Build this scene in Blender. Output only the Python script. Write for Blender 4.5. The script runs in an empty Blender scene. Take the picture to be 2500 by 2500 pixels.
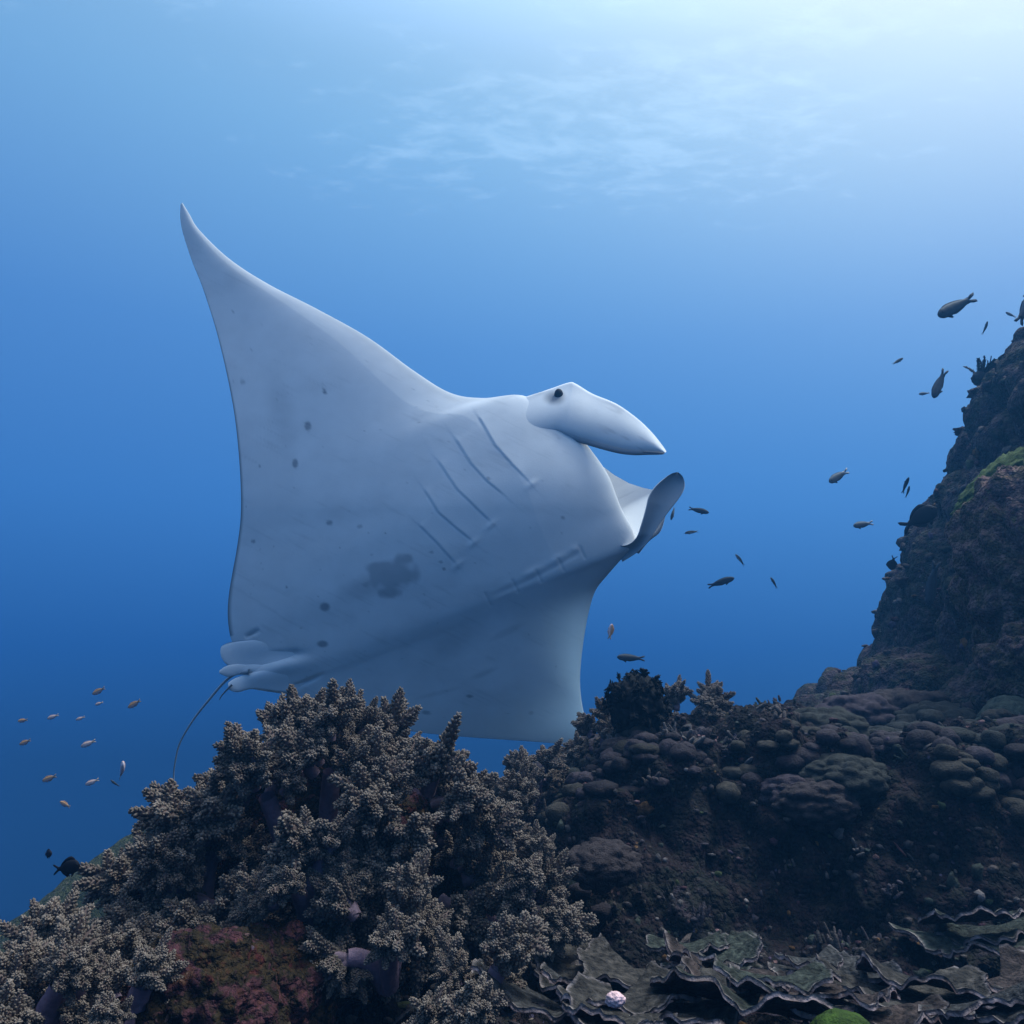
import bpy, bmesh, math, random
import numpy as np
from mathutils import Vector, Matrix
R = math.radians
random.seed(7); rng = np.random.default_rng(7)
scene = bpy.context.scene
C = scene.collection

# ------------------------------------------------------------------ camera
PITCH = R(12.0); LENS = 28.0; HT = 18.0 / LENS
cam_d = bpy.data.cameras.new('camera'); cam_d.lens = LENS; cam_d.sensor_width = 36; cam_d.clip_start = 0.02; cam_d.clip_end = 500
cam = bpy.data.objects.new('camera', cam_d); C.objects.link(cam)
cam.location = (0, 0, 0); cam.rotation_euler = (R(90) + PITCH, 0, 0)
scene.camera = cam

# ------------------------------------------------------------------ world: light field of open water, with the sky in the window overhead
SUN = Vector((0.42, 0.16, 0.89)).normalized()
sun_el = math.asin(SUN.z); sun_az = math.atan2(SUN.x, SUN.y)
world = bpy.data.worlds.new('World'); scene.world = world; world.use_nodes = True
nt = world.node_tree; nt.nodes.clear()
def N(t, ty, **kw):
    n = t.nodes.new(ty)
    for k, v in kw.items(): setattr(n, k, v)
    return n
def ramp(t, stops, interp='LINEAR'):
    n = t.nodes.new('ShaderNodeValToRGB'); cr = n.color_ramp; cr.interpolation = interp
    while len(cr.elements) < len(stops): cr.elements.new(0.5)
    for e, (p, c) in zip(cr.elements, stops):
        e.position = p; e.color = (c[0], c[1], c[2], 1)
    return n
def M2(t, op, a, b=None, clamp=False):
    n = t.nodes.new('ShaderNodeMath'); n.operation = op; n.use_clamp = clamp
    for i, v in enumerate((a, b)):
        if v is None: continue
        if isinstance(v, (int, float)): n.inputs[i].default_value = v
        else: t.links.new(v, n.inputs[i])
    return n.outputs[0]
def MIX(t, f, a, b, mode='MIX'):
    n = t.nodes.new('ShaderNodeMix'); n.data_type = 'RGBA'; n.blend_type = mode
    for k, v in ((0, f), (6, a), (7, b)):
        if isinstance(v, (int, float)): n.inputs[k].default_value = v
        elif isinstance(v, (tuple, list)): n.inputs[k].default_value = (v[0], v[1], v[2], 1)
        else: t.links.new(v, n.inputs[k])
    return n.outputs[2]
tc = N(nt, 'ShaderNodeTexCoord')
sep = N(nt, 'ShaderNodeSeparateXYZ'); nt.links.new(tc.outputs['Generated'], sep.inputs[0])
elev = M2(nt, 'MULTIPLY_ADD', sep.outputs[2], 0.5); nt.nodes[-1].inputs[2].default_value = 0.5
rp = ramp(nt, [(0.0, (.0006, .006, .026)), (0.36, (.0005, .009, .045)), (0.46, (.0008, .020, .10)), (0.52, (.006, .064, .275)),
               (0.60, (.042, .170, .49)), (0.70, (.085, .245, .58)), (0.80, (.18, .39, .67)), (0.90, (.28, .47, .70)), (1.0, (.36, .54, .72))])
nt.links.new(elev, rp.inputs[0])
dt = N(nt, 'ShaderNodeVectorMath', operation='DOT_PRODUCT'); nt.links.new(tc.outputs['Generated'], dt.inputs[0]); dt.inputs[1].default_value = SUN
dpos = M2(nt, 'MAXIMUM', dt.outputs['Value'], 0.0)
g1 = M2(nt, 'POWER', dpos, 3.0); g2 = M2(nt, 'POWER', dpos, 8.0)
base = MIX(nt, 1.0, rp.outputs[0], MIX(nt, g1, (0, 0, 0), (.17, .36, .40)), 'ADD')
base = MIX(nt, 1.0, base, MIX(nt, g2, (0, 0, 0), (2.0, 1.38, .55)), 'ADD')
sky = N(nt, 'ShaderNodeTexSky', sky_type='NISHITA', sun_disc=False)
sky.sun_elevation = sun_el; sky.sun_rotation = sun_az
win = N(nt, 'ShaderNodeMapRange', interpolation_type='SMOOTHSTEP')
win.inputs['From Min'].default_value = 0.64; win.inputs['From Max'].default_value = 0.84
nt.links.new(sep.outputs[2], win.inputs['Value'])
bg1 = N(nt, 'ShaderNodeBackground'); nt.links.new(base, bg1.inputs[0]); bg1.inputs[1].default_value = 0.52
bg2 = N(nt, 'ShaderNodeBackground'); nt.links.new(sky.outputs[0], bg2.inputs[0]); bg2.inputs[1].default_value = 0.15
nt.links.new(M2(nt, 'MULTIPLY', win.outputs[0], 0.12), bg2.inputs[1])
ms = N(nt, 'ShaderNodeAddShader'); nt.links.new(bg1.outputs[0], ms.inputs[0]); nt.links.new(bg2.outputs[0], ms.inputs[1])
wo = N(nt, 'ShaderNodeOutputWorld'); nt.links.new(ms.outputs[0], wo.inputs[0])

# ------------------------------------------------------------------ sun, softened by the water
sd = bpy.data.lights.new('sun', 'SUN'); sd.energy = 2.0; sd.angle = R(14); sd.color = (.80, .95, 1.0)
so = bpy.data.objects.new('sun', sd); C.objects.link(so); so.location = SUN * 12
so.rotation_euler = SUN.to_track_quat('Z', 'Y').to_euler()

vs = scene.view_settings; vs.view_transform = 'Standard'; vs.look = 'None'; vs.exposure = 1.0; vs.gamma = 1.0; vs.use_curve_mapping = False
scene.render.engine = 'CYCLES'
scene.cycles.use_denoising = True
scene.cycles.max_bounces = 6; scene.cycles.diffuse_bounces = 2; scene.cycles.glossy_bounces = 2
scene.cycles.transmission_bounces = 4; scene.cycles.transparent_max_bounces = 8; scene.cycles.volume_bounces = 0
scene.cycles.sample_clamp_indirect = 4.0

# ------------------------------------------------------------------ helpers
def at(px, py, y):
    """a point of the place seen at photograph pixel (px,py), y metres ahead of the camera"""
    xs = (px - 1250) / 1250 * HT; ys = (1250 - py) / 1250 * HT
    d = np.array([xs, math.cos(PITCH) - ys * math.sin(PITCH), math.sin(PITCH) + ys * math.cos(PITCH)])
    return d * (y / d[1])
def at_v(px, py, y):
    xs = (px - 1250) / 1250 * HT; ys = (1250 - py) / 1250 * HT
    dy = math.cos(PITCH) - ys * math.sin(PITCH); dz = math.sin(PITCH) + ys * math.cos(PITCH)
    return np.stack([xs / dy * y, y + 0 * px, dz / dy * y], -1)
def mpp(y): return y * 2 * HT / 2500.0        # metres in one photograph pixel at y metres

def _h(ix, iy, iz, s):
    with np.errstate(over='ignore'):
        h = (ix.astype(np.int64) * 374761393 + iy.astype(np.int64) * 668265263 + iz.astype(np.int64) * 2147483647 + s * 1274126177).astype(np.uint64)
        h = (h ^ (h >> np.uint64(13))) * np.uint64(1274126177); h = h ^ (h >> np.uint64(16)); h = h * np.uint64(2246822519); h = h ^ (h >> np.uint64(15))
    return (h & np.uint64(0xFFFFFF)).astype(np.float64) / float(0xFFFFFF)
def vnoise(p, s=0):
    i = np.floor(p).astype(np.int64); f = p - i; f = f * f * f * (f * (f * 6 - 15) + 10)
    r = 0
    for dx in (0, 1):
        wx = f[..., 0] if dx else 1 - f[..., 0]
        for dy in (0, 1):
            wy = f[..., 1] if dy else 1 - f[..., 1]
            for dz in (0, 1):
                wz = f[..., 2] if dz else 1 - f[..., 2]
                r = r + wx * wy * wz * _h(i[..., 0] + dx, i[..., 1] + dy, i[..., 2] + dz, s)
    return r * 2 - 1
def fbm(p, o=4, s=0, lac=2.03, g=.5):
    a = 1; r = 0; t = 0
    for k in range(o):
        r = r + a * vnoise(p * lac ** k + k * 17.3, s + k); t += a; a *= g
    return r / t
def worley(p, s=0):
    i = np.floor(p).astype(np.int64); b = np.full(p.shape[:-1], 9.0); idv = np.zeros(p.shape[:-1])
    for dx in (-1, 0, 1):
        for dy in (-1, 0, 1):
            for dz in (-1, 0, 1):
                c = i + np.array([dx, dy, dz])
                q = np.stack([c[..., k] + _h(c[..., 0], c[..., 1], c[..., 2], s + 11 * k + 1) for k in range(3)], -1)
                d = np.sqrt(((q - p) ** 2).sum(-1)); m = d < b
                b = np.where(m, d, b); idv = np.where(m, _h(c[..., 0], c[..., 1], c[..., 2], s + 77), idv)
    return b, idv
def bumps(p, s=0):                              # rounded knobs, 0..1
    d, i = worley(p, s); return np.sqrt(np.clip(1 - (d / .75) ** 2, 0, 1)) * (.5 + .5 * i)
def sstep(a, b, x): t = np.clip((x - a) / (b - a), 0, 1); return t * t * (3 - 2 * t)

def mesh_np(name, V, F, cols=None, smooth=True, attrs=None):
    V = np.asarray(V, np.float32); F = np.asarray(F, np.int32); k = F.shape[1]
    me = bpy.data.meshes.new(name)
    me.vertices.add(len(V)); me.vertices.foreach_set('co', V.ravel())
    me.loops.add(F.size); me.loops.foreach_set('vertex_index', F.ravel())
    me.polygons.add(len(F)); me.polygons.foreach_set('loop_start', np.arange(0, F.size, k, dtype=np.int32)); me.polygons.foreach_set('loop_total', np.full(len(F), k, np.int32))
    me.update(calc_edges=True); me.validate()
    if smooth: me.polygons.foreach_set('use_smooth', np.ones(len(me.polygons), bool))
    if cols is not None:
        a = me.color_attributes.new('tint', 'FLOAT_COLOR', 'POINT')
        cc = np.ones((len(V), 4), np.float32); cc[:, :3] = cols; a.data.foreach_set('color', cc.ravel())
    for nme, val in (attrs or {}).items():
        a = me.attributes.new(nme, 'FLOAT', 'POINT'); a.data.foreach_set('value', np.asarray(val, np.float32))
    return me
def grid_faces(nu, nv, off=0, flip=False):
    a = np.arange(nv - 1)[:, None] * nu + np.arange(nu - 1)[None, :]
    a = a.ravel() + off; q = np.stack([a, a + 1, a + nu + 1, a + nu], 1)
    return q[:, ::-1] if flip else q
def put(name, me, mat, parent=None, kind=None, loc=None):
    o = bpy.data.objects.new(name, me); C.objects.link(o)
    if mat is not None and not len(me.materials): me.materials.append(mat)
    if parent is not None: o.parent = parent
    if kind: o['kind'] = kind
    if loc is not None: o.location = loc
    return o
def thing(name, label, cat, loc=(0, 0, 0), group=None):
    o = bpy.data.objects.new(name, None); C.objects.link(o); o.location = loc; o.empty_display_size = .05
    o['label'] = label; o['category'] = cat
    if group: o['group'] = group
    return o
def tag(o, label, cat, group=None):
    o['label'] = label; o['category'] = cat
    if group: o['group'] = group
    return o
class MB:                                       # collects vertices and faces (tris and quads) for one mesh
    def __init__(s): s.V = []; s.F = []; s.Cc = []; s.n = 0
    def add(s, V, F, col=(1, 1, 1)):
        V = np.asarray(V, float); F = np.asarray(F)
        if F.shape[1] == 4: F = np.concatenate([F[:, [0, 1, 2]], F[:, [0, 2, 3]]])
        s.V.append(V); s.F.append(F + s.n); s.n += len(V)
        s.Cc.append(np.broadcast_to(np.asarray(col, float), (len(V), 3)))
    def mesh(s, name): return mesh_np(name, np.concatenate(s.V), np.concatenate(s.F), np.concatenate(s.Cc))
def ico(sub):
    bm = bmesh.new(); bmesh.ops.create_icosphere(bm, subdivisions=sub, radius=1)
    V = np.array([v.co[:] for v in bm.verts]); F = np.array([[v.index for v in f.verts] for f in bm.faces]); bm.free(); return V, F
ICO = {k: ico(k) for k in (1, 2, 3, 4, 5, 6)}
def tube(pts, rad, k=8, cap=True):
    P = np.asarray(pts, float); n = len(P); rad = np.broadcast_to(np.asarray(rad, float), (n,))
    T = np.gradient(P, axis=0); T /= np.linalg.norm(T, axis=1, keepdims=True) + 1e-9
    up = np.array([.13, .21, .97]); A = np.cross(T, up); A /= np.linalg.norm(A, axis=1, keepdims=True) + 1e-9; B = np.cross(T, A)
    th = np.linspace(0, 2 * np.pi, k, endpoint=False)
    V = P[:, None] + rad[:, None, None] * (np.cos(th)[None, :, None] * A[:, None] + np.sin(th)[None, :, None] * B[:, None])
    F = []
    for i in range(n - 1):
        for j in range(k): F.append((i * k + j, i * k + (j + 1) % k, (i + 1) * k + (j + 1) % k, (i + 1) * k + j))
    V = V.reshape(-1, 3)
    return V, np.array(F)
def catmull(P, n, ts=None):
    P = np.asarray(P, float); m = len(P); t = np.linspace(0, m - 1, n) if ts is None else np.asarray(ts, float)
    i = np.clip(np.floor(t).astype(int), 0, m - 2); f = (t - i)[:, None]
    g = lambda k: P[np.clip(k, 0, m - 1)]
    p0, p1, p2, p3 = g(i - 1), g(i), g(i + 1), g(i + 2)
    return .5 * (2 * p1 + (p2 - p0) * f + (2 * p0 - 5 * p1 + 4 * p2 - p3) * f ** 2 + (3 * p1 - p0 - 3 * p2 + p3) * f ** 3)

# ------------------------------------------------------------------ materials
def new_mat(name):
    m = bpy.data.materials.new(name); m.use_nodes = True; t = m.node_tree
    b = t.nodes['Principled BSDF']; b.inputs['Specular IOR Level'].default_value = .15; b.inputs['Roughness'].default_value = .75
    return m, t, b
def tint_mat(name, mul=(1, 1, 1), nscale=30, lo=.6, hi=1.3, bump=.3, bscale=120, rough=.75, sss=0.0):
    m, t, b = new_mat(name)
    at_ = N(t, 'ShaderNodeAttribute', attribute_name='tint')
    tcx = N(t, 'ShaderNodeTexCoord')
    n1 = N(t, 'ShaderNodeTexNoise'); n1.inputs['Scale'].default_value = nscale; n1.inputs['Detail'].default_value = 5; t.links.new(tcx.outputs['Object'], n1.inputs['Vector'])
    mr = N(t, 'ShaderNodeMapRange'); mr.inputs['From Min'].default_value = .3; mr.inputs['From Max'].default_value = .7; mr.inputs['To Min'].default_value = lo; mr.inputs['To Max'].default_value = hi
    t.links.new(n1.outputs[0], mr.inputs['Value'])
    c = MIX(t, 1.0, at_.outputs['Color'], mul, 'MULTIPLY')
    vm = N(t, 'ShaderNodeVectorMath', operation='SCALE'); t.links.new(c, vm.inputs[0]); t.links.new(mr.outputs[0], vm.inputs['Scale'])
    t.links.new(vm.outputs[0], b.inputs['Base Color'])
    n2 = N(t, 'ShaderNodeTexNoise'); n2.inputs['Scale'].default_value = bscale; n2.inputs['Detail'].default_value = 4; t.links.new(tcx.outputs['Object'], n2.inputs['Vector'])
    bp = N(t, 'ShaderNodeBump'); bp.inputs['Strength'].default_value = bump; bp.inputs['Distance'].default_value = .01; t.links.new(n2.outputs[0], bp.inputs['Height']); t.links.new(bp.outputs[0], b.inputs['Normal'])
    b.inputs['Roughness'].default_value = rough
    if sss:
        b.inputs['Subsurface Weight'].default_value = sss; b.inputs['Subsurface Radius'].default_value = (.02, .012, .008)
    return m
M_SKIN = tint_mat('manta_skin', nscale=6, lo=.95, hi=1.03, bump=.06, bscale=110, rough=.6)
def add_translucent(m, fac_attr='thin'):
    t = m.node_tree; b = t.nodes['Principled BSDF']; out = t.nodes['Material Output']; a = N(t, 'ShaderNodeAttribute', attribute_name=fac_attr)
    tl = N(t, 'ShaderNodeBsdfTranslucent'); tl.inputs[0].default_value = (.72, .86, .94, 1); mx = N(t, 'ShaderNodeMixShader')
    t.links.new(a.outputs['Fac'], mx.inputs[0]); t.links.new(b.outputs[0], mx.inputs[1]); t.links.new(tl.outputs[0], mx.inputs[2]); t.links.new(mx.outputs[0], out.inputs[0])
add_translucent(M_SKIN)
M_FISH = tint_mat('fish_skin', nscale=60, lo=.85, hi=1.15, bump=.05, rough=.7)
M_CORAL = tint_mat('soft_coral_polyps', nscale=14, lo=.75, hi=1.25, bump=.25, bscale=300, rough=.8)
M_STALK = tint_mat('soft_coral_stalk', nscale=25, lo=.8, hi=1.15, bump=.4, bscale=90, rough=.6)
M_STAR = tint_mat('feather_star', nscale=40, lo=.6, hi=1.4, bump=.3, rough=.8)
M_PLATE = tint_mat('plate_coral', nscale=45, lo=.45, hi=1.5, bump=.8, bscale=140, rough=.85)
M_GROWTH = tint_mat('reef_growth', nscale=70, lo=.5, hi=1.5, bump=.6, bscale=200, rough=.8)
M_MOUND = tint_mat('boulder_coral', nscale=60, lo=.6, hi=1.4, bump=.9, bscale=260, rough=.9)

def reef_mat(name, cols, scale=5.0):
    m, t, b = new_mat(name); tcx = N(t, 'ShaderNodeTexCoord'); V = tcx.outputs['Object']
    def noise(s, d=4, r=.6, off=0):
        d = min(d, 4)
        mp = N(t, 'ShaderNodeMapping'); mp.inputs['Location'].default_value = (off, off * .7, off * 1.3); t.links.new(V, mp.inputs[0])
        n = N(t, 'ShaderNodeTexNoise'); n.inputs['Scale'].default_value = s; n.inputs['Detail'].default_value = d; n.inputs['Roughness'].default_value = r
        t.links.new(mp.outputs[0], n.inputs['Vector']); return n.outputs[0]
    k = len(cols); r1 = ramp(t, [(.28 + .44 * i / (k - 1), c) for i, c in enumerate(cols)]); t.links.new(noise(scale, 7, .65), r1.inputs[0])
    r2 = ramp(t, [(.30, (.35, .35, .35)), (.50, (.9, .9, .9)), (.72, (1.7, 1.6, 1.5))]); t.links.new(noise(scale * 9, 5, .7, 4), r2.inputs[0])
    c = MIX(t, 1.0, r1.outputs[0], r2.outputs[0], 'MULTIPLY')
    # pale encrusting specks
    vo = N(t, 'ShaderNodeTexVoronoi'); vo.inputs['Scale'].default_value = 42; t.links.new(V, vo.inputs['Vector'])
    sp = M2(t, 'LESS_THAN', vo.outputs['Distance'], .24)
    gate = N(t, 'ShaderNodeMapRange'); gate.inputs['From Min'].default_value = .56; gate.inputs['From Max'].default_value = .63; t.links.new(noise(7, 3, .6, 9), gate.inputs['Value'])
    fsp = M2(t, 'MULTIPLY', sp, gate.outputs[0]); fsp = M2(t, 'MULTIPLY', fsp, .5)
    pal = ramp(t, [(0, (.30, .16, .15)), (.35, (.34, .26, .20)), (.6, (.16, .13, .20)), (.8, (.33, .17, .05)), (1, (.13, .18, .12))], 'CONSTANT')
    sx = N(t, 'ShaderNodeSeparateColor'); t.links.new(vo.outputs['Color'], sx.inputs[0]); t.links.new(sx.outputs[0], pal.inputs[0])
    c = MIX(t, fsp, c, pal.outputs[0])
    t.links.new(c, b.inputs['Base Color'])
    vk = []
    for sc_, wt in ((30, -.55), (85, -.30)):
        v_ = N(t, 'ShaderNodeTexVoronoi'); v_.inputs['Scale'].default_value = sc_; t.links.new(V, v_.inputs['Vector']); vk.append(M2(t, 'MULTIPLY', v_.outputs['Distance'], wt))
    h = M2(t, 'ADD', M2(t, 'MULTIPLY', noise(28, 7, .7, 2), .9), M2(t, 'ADD', vk[0], vk[1]))
    bp = N(t, 'ShaderNodeBump'); bp.inputs['Strength'].default_value = 1.0; bp.inputs['Distance'].default_value = .03; t.links.new(h, bp.inputs['Height']); t.links.new(bp.outputs[0], b.inputs['Normal'])
    b.inputs['Roughness'].default_value = .9; b.inputs['Specular IOR Level'].default_value = .08
    return m
M_REEF = reef_mat('reef_rock', [(.006, .005, .006), (.016, .010, .013), (.012, .012, .011), (.022, .014, .016), (.015, .016, .013), (.042, .031, .037)])
M_CLIFF = reef_mat('cliff_rock', [(.022, .018, .021), (.052, .034, .037), (.034, .037, .026), (.075, .054, .054), (.040, .030, .042), (.056, .056, .026)], 4.2)
M_NEAR = reef_mat('near_rock', [(.016, .008, .007), (.050, .012, .011), (.035, .022, .010), (.018, .014, .008), (.065, .024, .030), (.045, .018, .010), (.12, .075, .060)], 16)
M_OUT = reef_mat('outcrop_rock', [(.035, .020, .018), (.10, .055, .048), (.07, .055, .032), (.15, .095, .085), (.085, .045, .05), (.09, .085, .03)], 9)
M_HILL = reef_mat('hill_rock', [(.030, .035, .018), (.055, .060, .030), (.040, .045, .025)], 4)

# ------------------------------------------------------------------ the water surface overhead, seen from below
def water_surface():
    nx, ny = 220, 220; z0 = 6.6
    gx, gy = np.meshgrid(np.linspace(-23.5, 23.5, nx), np.linspace(-11.5, 27.5, ny)); p = np.stack([gx, gy, 0 * gx], -1)
    z = z0 + .12 * fbm(p * .45, 3, 3) + .05 * fbm(p * 1.4, 2, 5)
    V = np.stack([gx, gy, z], -1).reshape(-1, 3)
    me = mesh_np('water_surface', V, grid_faces(nx, ny))
    m = bpy.data.materials.new('water_surface'); m.use_nodes = True; t = m.node_tree; t.nodes.clear()
    tcx = N(t, 'ShaderNodeTexCoord')
    mp = N(t, 'ShaderNodeMapping'); mp.inputs['Scale'].default_value = (.7, 1.5, 1); mp.inputs['Rotation'].default_value = (0, 0, R(-42)); t.links.new(tcx.outputs['Object'], mp.inputs[0])
    n1 = N(t, 'ShaderNodeTexNoise'); n1.inputs['Scale'].default_value = 2.2; n1.inputs['Detail'].default_value = 6; n1.inputs['Roughness'].default_value = .62; n1.inputs['Distortion'].default_value = .25
    t.links.new(mp.outputs[0], n1.inputs['Vector'])
    n2 = N(t, 'ShaderNodeTexNoise'); n2.inputs['Scale'].default_value = .22; n2.inputs['Detail'].default_value = 1; t.links.new(mp.outputs[0], n2.inputs['Vector'])
    s = M2(t, 'ADD', n1.outputs[0], M2(t, 'MULTIPLY', n2.outputs[0], .6))
    mr = N(t, 'ShaderNodeMapRange', interpolation_type='SMOOTHSTEP'); mr.inputs['From Min'].default_value = .76; mr.inputs['From Max'].default_value = 1.08; mr.inputs['To Max'].default_value = .07
    # painted haze: the bright flecks are faded out with distance from this centre
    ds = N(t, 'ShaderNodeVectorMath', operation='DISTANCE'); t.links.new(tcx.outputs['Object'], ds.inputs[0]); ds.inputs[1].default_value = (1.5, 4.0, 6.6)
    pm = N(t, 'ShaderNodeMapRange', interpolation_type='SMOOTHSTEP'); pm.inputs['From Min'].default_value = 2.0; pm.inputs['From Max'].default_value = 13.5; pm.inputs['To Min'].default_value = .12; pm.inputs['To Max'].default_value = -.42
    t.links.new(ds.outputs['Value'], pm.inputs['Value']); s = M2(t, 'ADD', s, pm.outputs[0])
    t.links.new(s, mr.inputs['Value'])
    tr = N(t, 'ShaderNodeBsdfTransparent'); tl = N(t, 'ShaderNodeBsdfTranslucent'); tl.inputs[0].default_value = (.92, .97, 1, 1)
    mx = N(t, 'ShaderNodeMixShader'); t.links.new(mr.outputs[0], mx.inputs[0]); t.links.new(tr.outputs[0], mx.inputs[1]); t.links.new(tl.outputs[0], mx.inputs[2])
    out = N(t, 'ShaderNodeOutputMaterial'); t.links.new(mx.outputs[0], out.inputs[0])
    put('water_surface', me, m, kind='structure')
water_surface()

# ------------------------------------------------------------------ reef floor (ledge, dark step, top) as one sheet
def lerp_pts(x, xs, ys): return np.interp(x, xs, ys)
def reef_height(x, y):
    top = lerp_pts(x, [-3, -1.0, -.55, -.25, 0, .22, .45, .8, 1.6, 3], [-1.1, -.95, -.74, -.58, -.40, -.27, -.17, -.15, -.13, -.13])
    ledge = lerp_pts(x, [-3, -1.4, -.8, 0, 3], [-1.1, -.90, -.74, -.66, -.64])
    ywall = 2.12 + .12 * np.sin(x * 2.3 + .5) + .18 * sstep(1.0, 2.2, x)
    s = sstep(0, .42, y - ywall); z = ledge * (1 - s) + top * s
    z = z - .10 * sstep(1.75, .9, y)
    back = lerp_pts(x, [-3, -1.2, -.4, .4, 1.2, 2.0, 3.5], [2.3, 2.5, 2.9, 3.45, 3.9, 5.4, 7])
    z = z - 1.1 * np.clip((y - back) / 1.0, 0, None) ** 1.25
    return np.maximum(z, -6)
NX, NY = 680, 480
gx = np.linspace(-1, 1, NX); gx = 2.9 * (gx * .68 + .32 * gx ** 3) + .45
gy = .55 * (8.2 / .55) ** np.linspace(0, 1, NY)
GX, GY = np.meshgrid(gx, gy)
GZ = reef_height(GX, GY)
P = np.stack([GX, GY, GZ], -1)
P0 = P.copy()
def disp_normals(P):
    du = np.gradient(P, axis=1); dv = np.gradient(P, axis=0); n = np.cross(du, dv); return n / (np.linalg.norm(n, axis=-1, keepdims=True) + 1e-9)
nrm = disp_normals(P)
d = .085 * fbm(P * 2.6, 3, 21) + .075 * bumps(P * 4.2, 31) + .060 * bumps(P * 9, 41) * sstep(-.3, .1, fbm(P * 3, 2, 9)) + .022 * bumps(P * 22, 51) - .05 * np.abs(fbm(P * 7, 3, 57)) + .012 * fbm(P * 55, 3, 61)
far = sstep(4.5, 6, GY)
d = d - .080
P = P + nrm * (d * (1 - .3 * far))[..., None] + np.stack([.05 * fbm(P * 5, 3, 71), .05 * fbm(P * 5, 3, 72), 0 * GX], -1)
reef_me = mesh_np('reef', P.reshape(-1, 3), grid_faces(NX, NY))
put('reef', reef_me, M_REEF, kind='structure')
REEF_P = P; REEF_N = disp_normals(P)
def reef_at(x, y):
    j = np.clip(np.searchsorted(gx, x), 0, NX - 1); i = np.clip(np.searchsorted(gy, y), 0, NY - 1); return REEF_P[i, j]

# ------------------------------------------------------------------ rock wall at the right
def cliff():
    zs = np.linspace(-.9, 3.4, 420); ys = 2.4 + 6.1 * np.linspace(0, 1, 460) ** 1.25
    Z, Y = np.meshgrid(zs, ys)
    X5 = np.interp(Z, [-.9, -.19, -.04, .257, .667, .956, 1.25, 1.53, 1.81, 2.07, 2.2, 3.4], [1.20, 1.60, 1.90, 2.18, 2.41, 2.57, 2.70, 2.93, 3.10, 3.33, 3.55, 4.7])
    n = Y - 5.0
    X = np.where(n < 0, X5 * (Y / 5) + .20 * (-n) + .10 * n * n, X5 + .55 * n + .1 * n * n) + .07
    Pq = np.stack([X, Y, Z], -1); nr = -disp_normals(Pq)
    nr = np.where(nr[..., :1] > 0, -nr, nr)
    dd = .16 * fbm(Pq * 1.4, 3, 121) + .20 * bumps(Pq * 2.6, 131) + .09 * bumps(Pq * 5.2, 141) * sstep(-.3, .1, fbm(Pq * 1.7, 2, 143)) + .014 * bumps(Pq * 15, 151) + .012 * fbm(Pq * 35, 3, 161)
    Pq = Pq + nr * (dd - .09)[..., None]
    me = mesh_np('reef_cliff', Pq.reshape(-1, 3), grid_faces(len(zs), len(ys)))
    put('reef_cliff', me, M_CLIFF, kind='structure'); return Pq, nr
CL_P, CL_N = cliff()

def blob(r, sub, seed, amp=.25, freq=2.2, knob=.12, kfreq=4, fine=.03, squash=None):
    V, F = ICO[sub]; V = V.copy(); rr = 1 + amp * fbm(V * freq + seed * 3.1, 4, seed) + knob * bumps(V * kfreq + seed, seed + 5) + fine * fbm(V * 14 + seed, 3, seed + 9)
    V = V * rr[:, None] * np.asarray(r); return V, F

# far mound at the left edge and the far floor
def far_hill():
    n = 160; u, v = np.meshgrid(np.linspace(-1, 1, n), np.linspace(-1, 1, n)); x = -1.6 + 3.0 * u; y = 5.4 + 3.0 * v
    r2 = u ** 2 + v ** 2; p = np.stack([x, y, 0 * x], -1)
    z = -4.2 + 3.45 * np.exp(-r2 * 1.0) + .10 * fbm(p * 2.5, 4, 201) + .05 * bumps(p * 5, 205)
    put('reef_slope', mesh_np('reef_slope', np.stack([x, y, z], -1).reshape(-1, 3), grid_faces(n, n)), M_HILL, kind='structure')
far_hill()
# ------------------------------------------------------------------ manta ray
ROWS = [((441, 499), (446, 496)), ((440, 530), (462, 522)), ((447, 570), (487, 562)), ((470, 640), (560, 632)), ((494, 700), (654, 693)), ((526, 800), (775, 755)), ((552, 905), (900, 825)),
        ((572, 1010), (1010, 905)), ((583, 1110), (1099, 959)), ((588, 1200), (1180, 972)), ((587, 1270), (1272, 965)), ((578, 1340), (1345, 1000)), ((568, 1395), (1412, 1062)),
        ((559, 1450), (1456, 1116)), ((556, 1500), (1486, 1162)), ((562, 1552), (1503, 1205)), ((580, 1600), (1520, 1248)), ((592, 1640), (1545, 1295)), ((615, 1672), (1550, 1330)), ((654, 1688), (1520, 1362)),
        ((701, 1692), (1484, 1403)), ((788, 1716), (1455, 1440)), ((880, 1752), (1439, 1487)), ((985, 1782), (1427, 1549)), ((1100, 1796), (1419, 1610)), ((1221, 1805), (1416, 1660)), ((1320, 1812), (1419, 1705)),
        ((1392, 1820), (1428, 1750)), ((1440, 1836), (1450, 1818))]
NR = len(ROWS)
def manta_depth(px, py):
    up = np.clip((1250 - py) / 800, 0, 1.2); t = (py - .42 * (1300 - px) - 1400) / 230; dn = np.logaddexp(0, t) * 230 / 480
    return 4.75 - .45 * (px - 1000) / 1000 + .60 * up ** 1.5 + .36 * dn
NV, NU = 380, 340
tv = np.linspace(0, NR - 1, NV)
Tc = catmull([r[0] for r in ROWS], NV, tv); Lc = catmull([r[1] for r in ROWS], NV, tv)
tu = np.linspace(0, 1, NU); tu = .6 * tu + .4 * (.5 - .5 * np.cos(np.pi * tu))
PX = Tc[:, None, 0] * (1 - tu) + Lc[:, None, 0] * tu; PY = Tc[:, None, 1] * (1 - tu) + Lc[:, None, 1] * tu
MID = at_v(PX, PY, manta_depth(PX, PY))
mn = disp_normals(MID); mn = np.where(mn[..., 1:2] > 0, -mn, mn)
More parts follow.
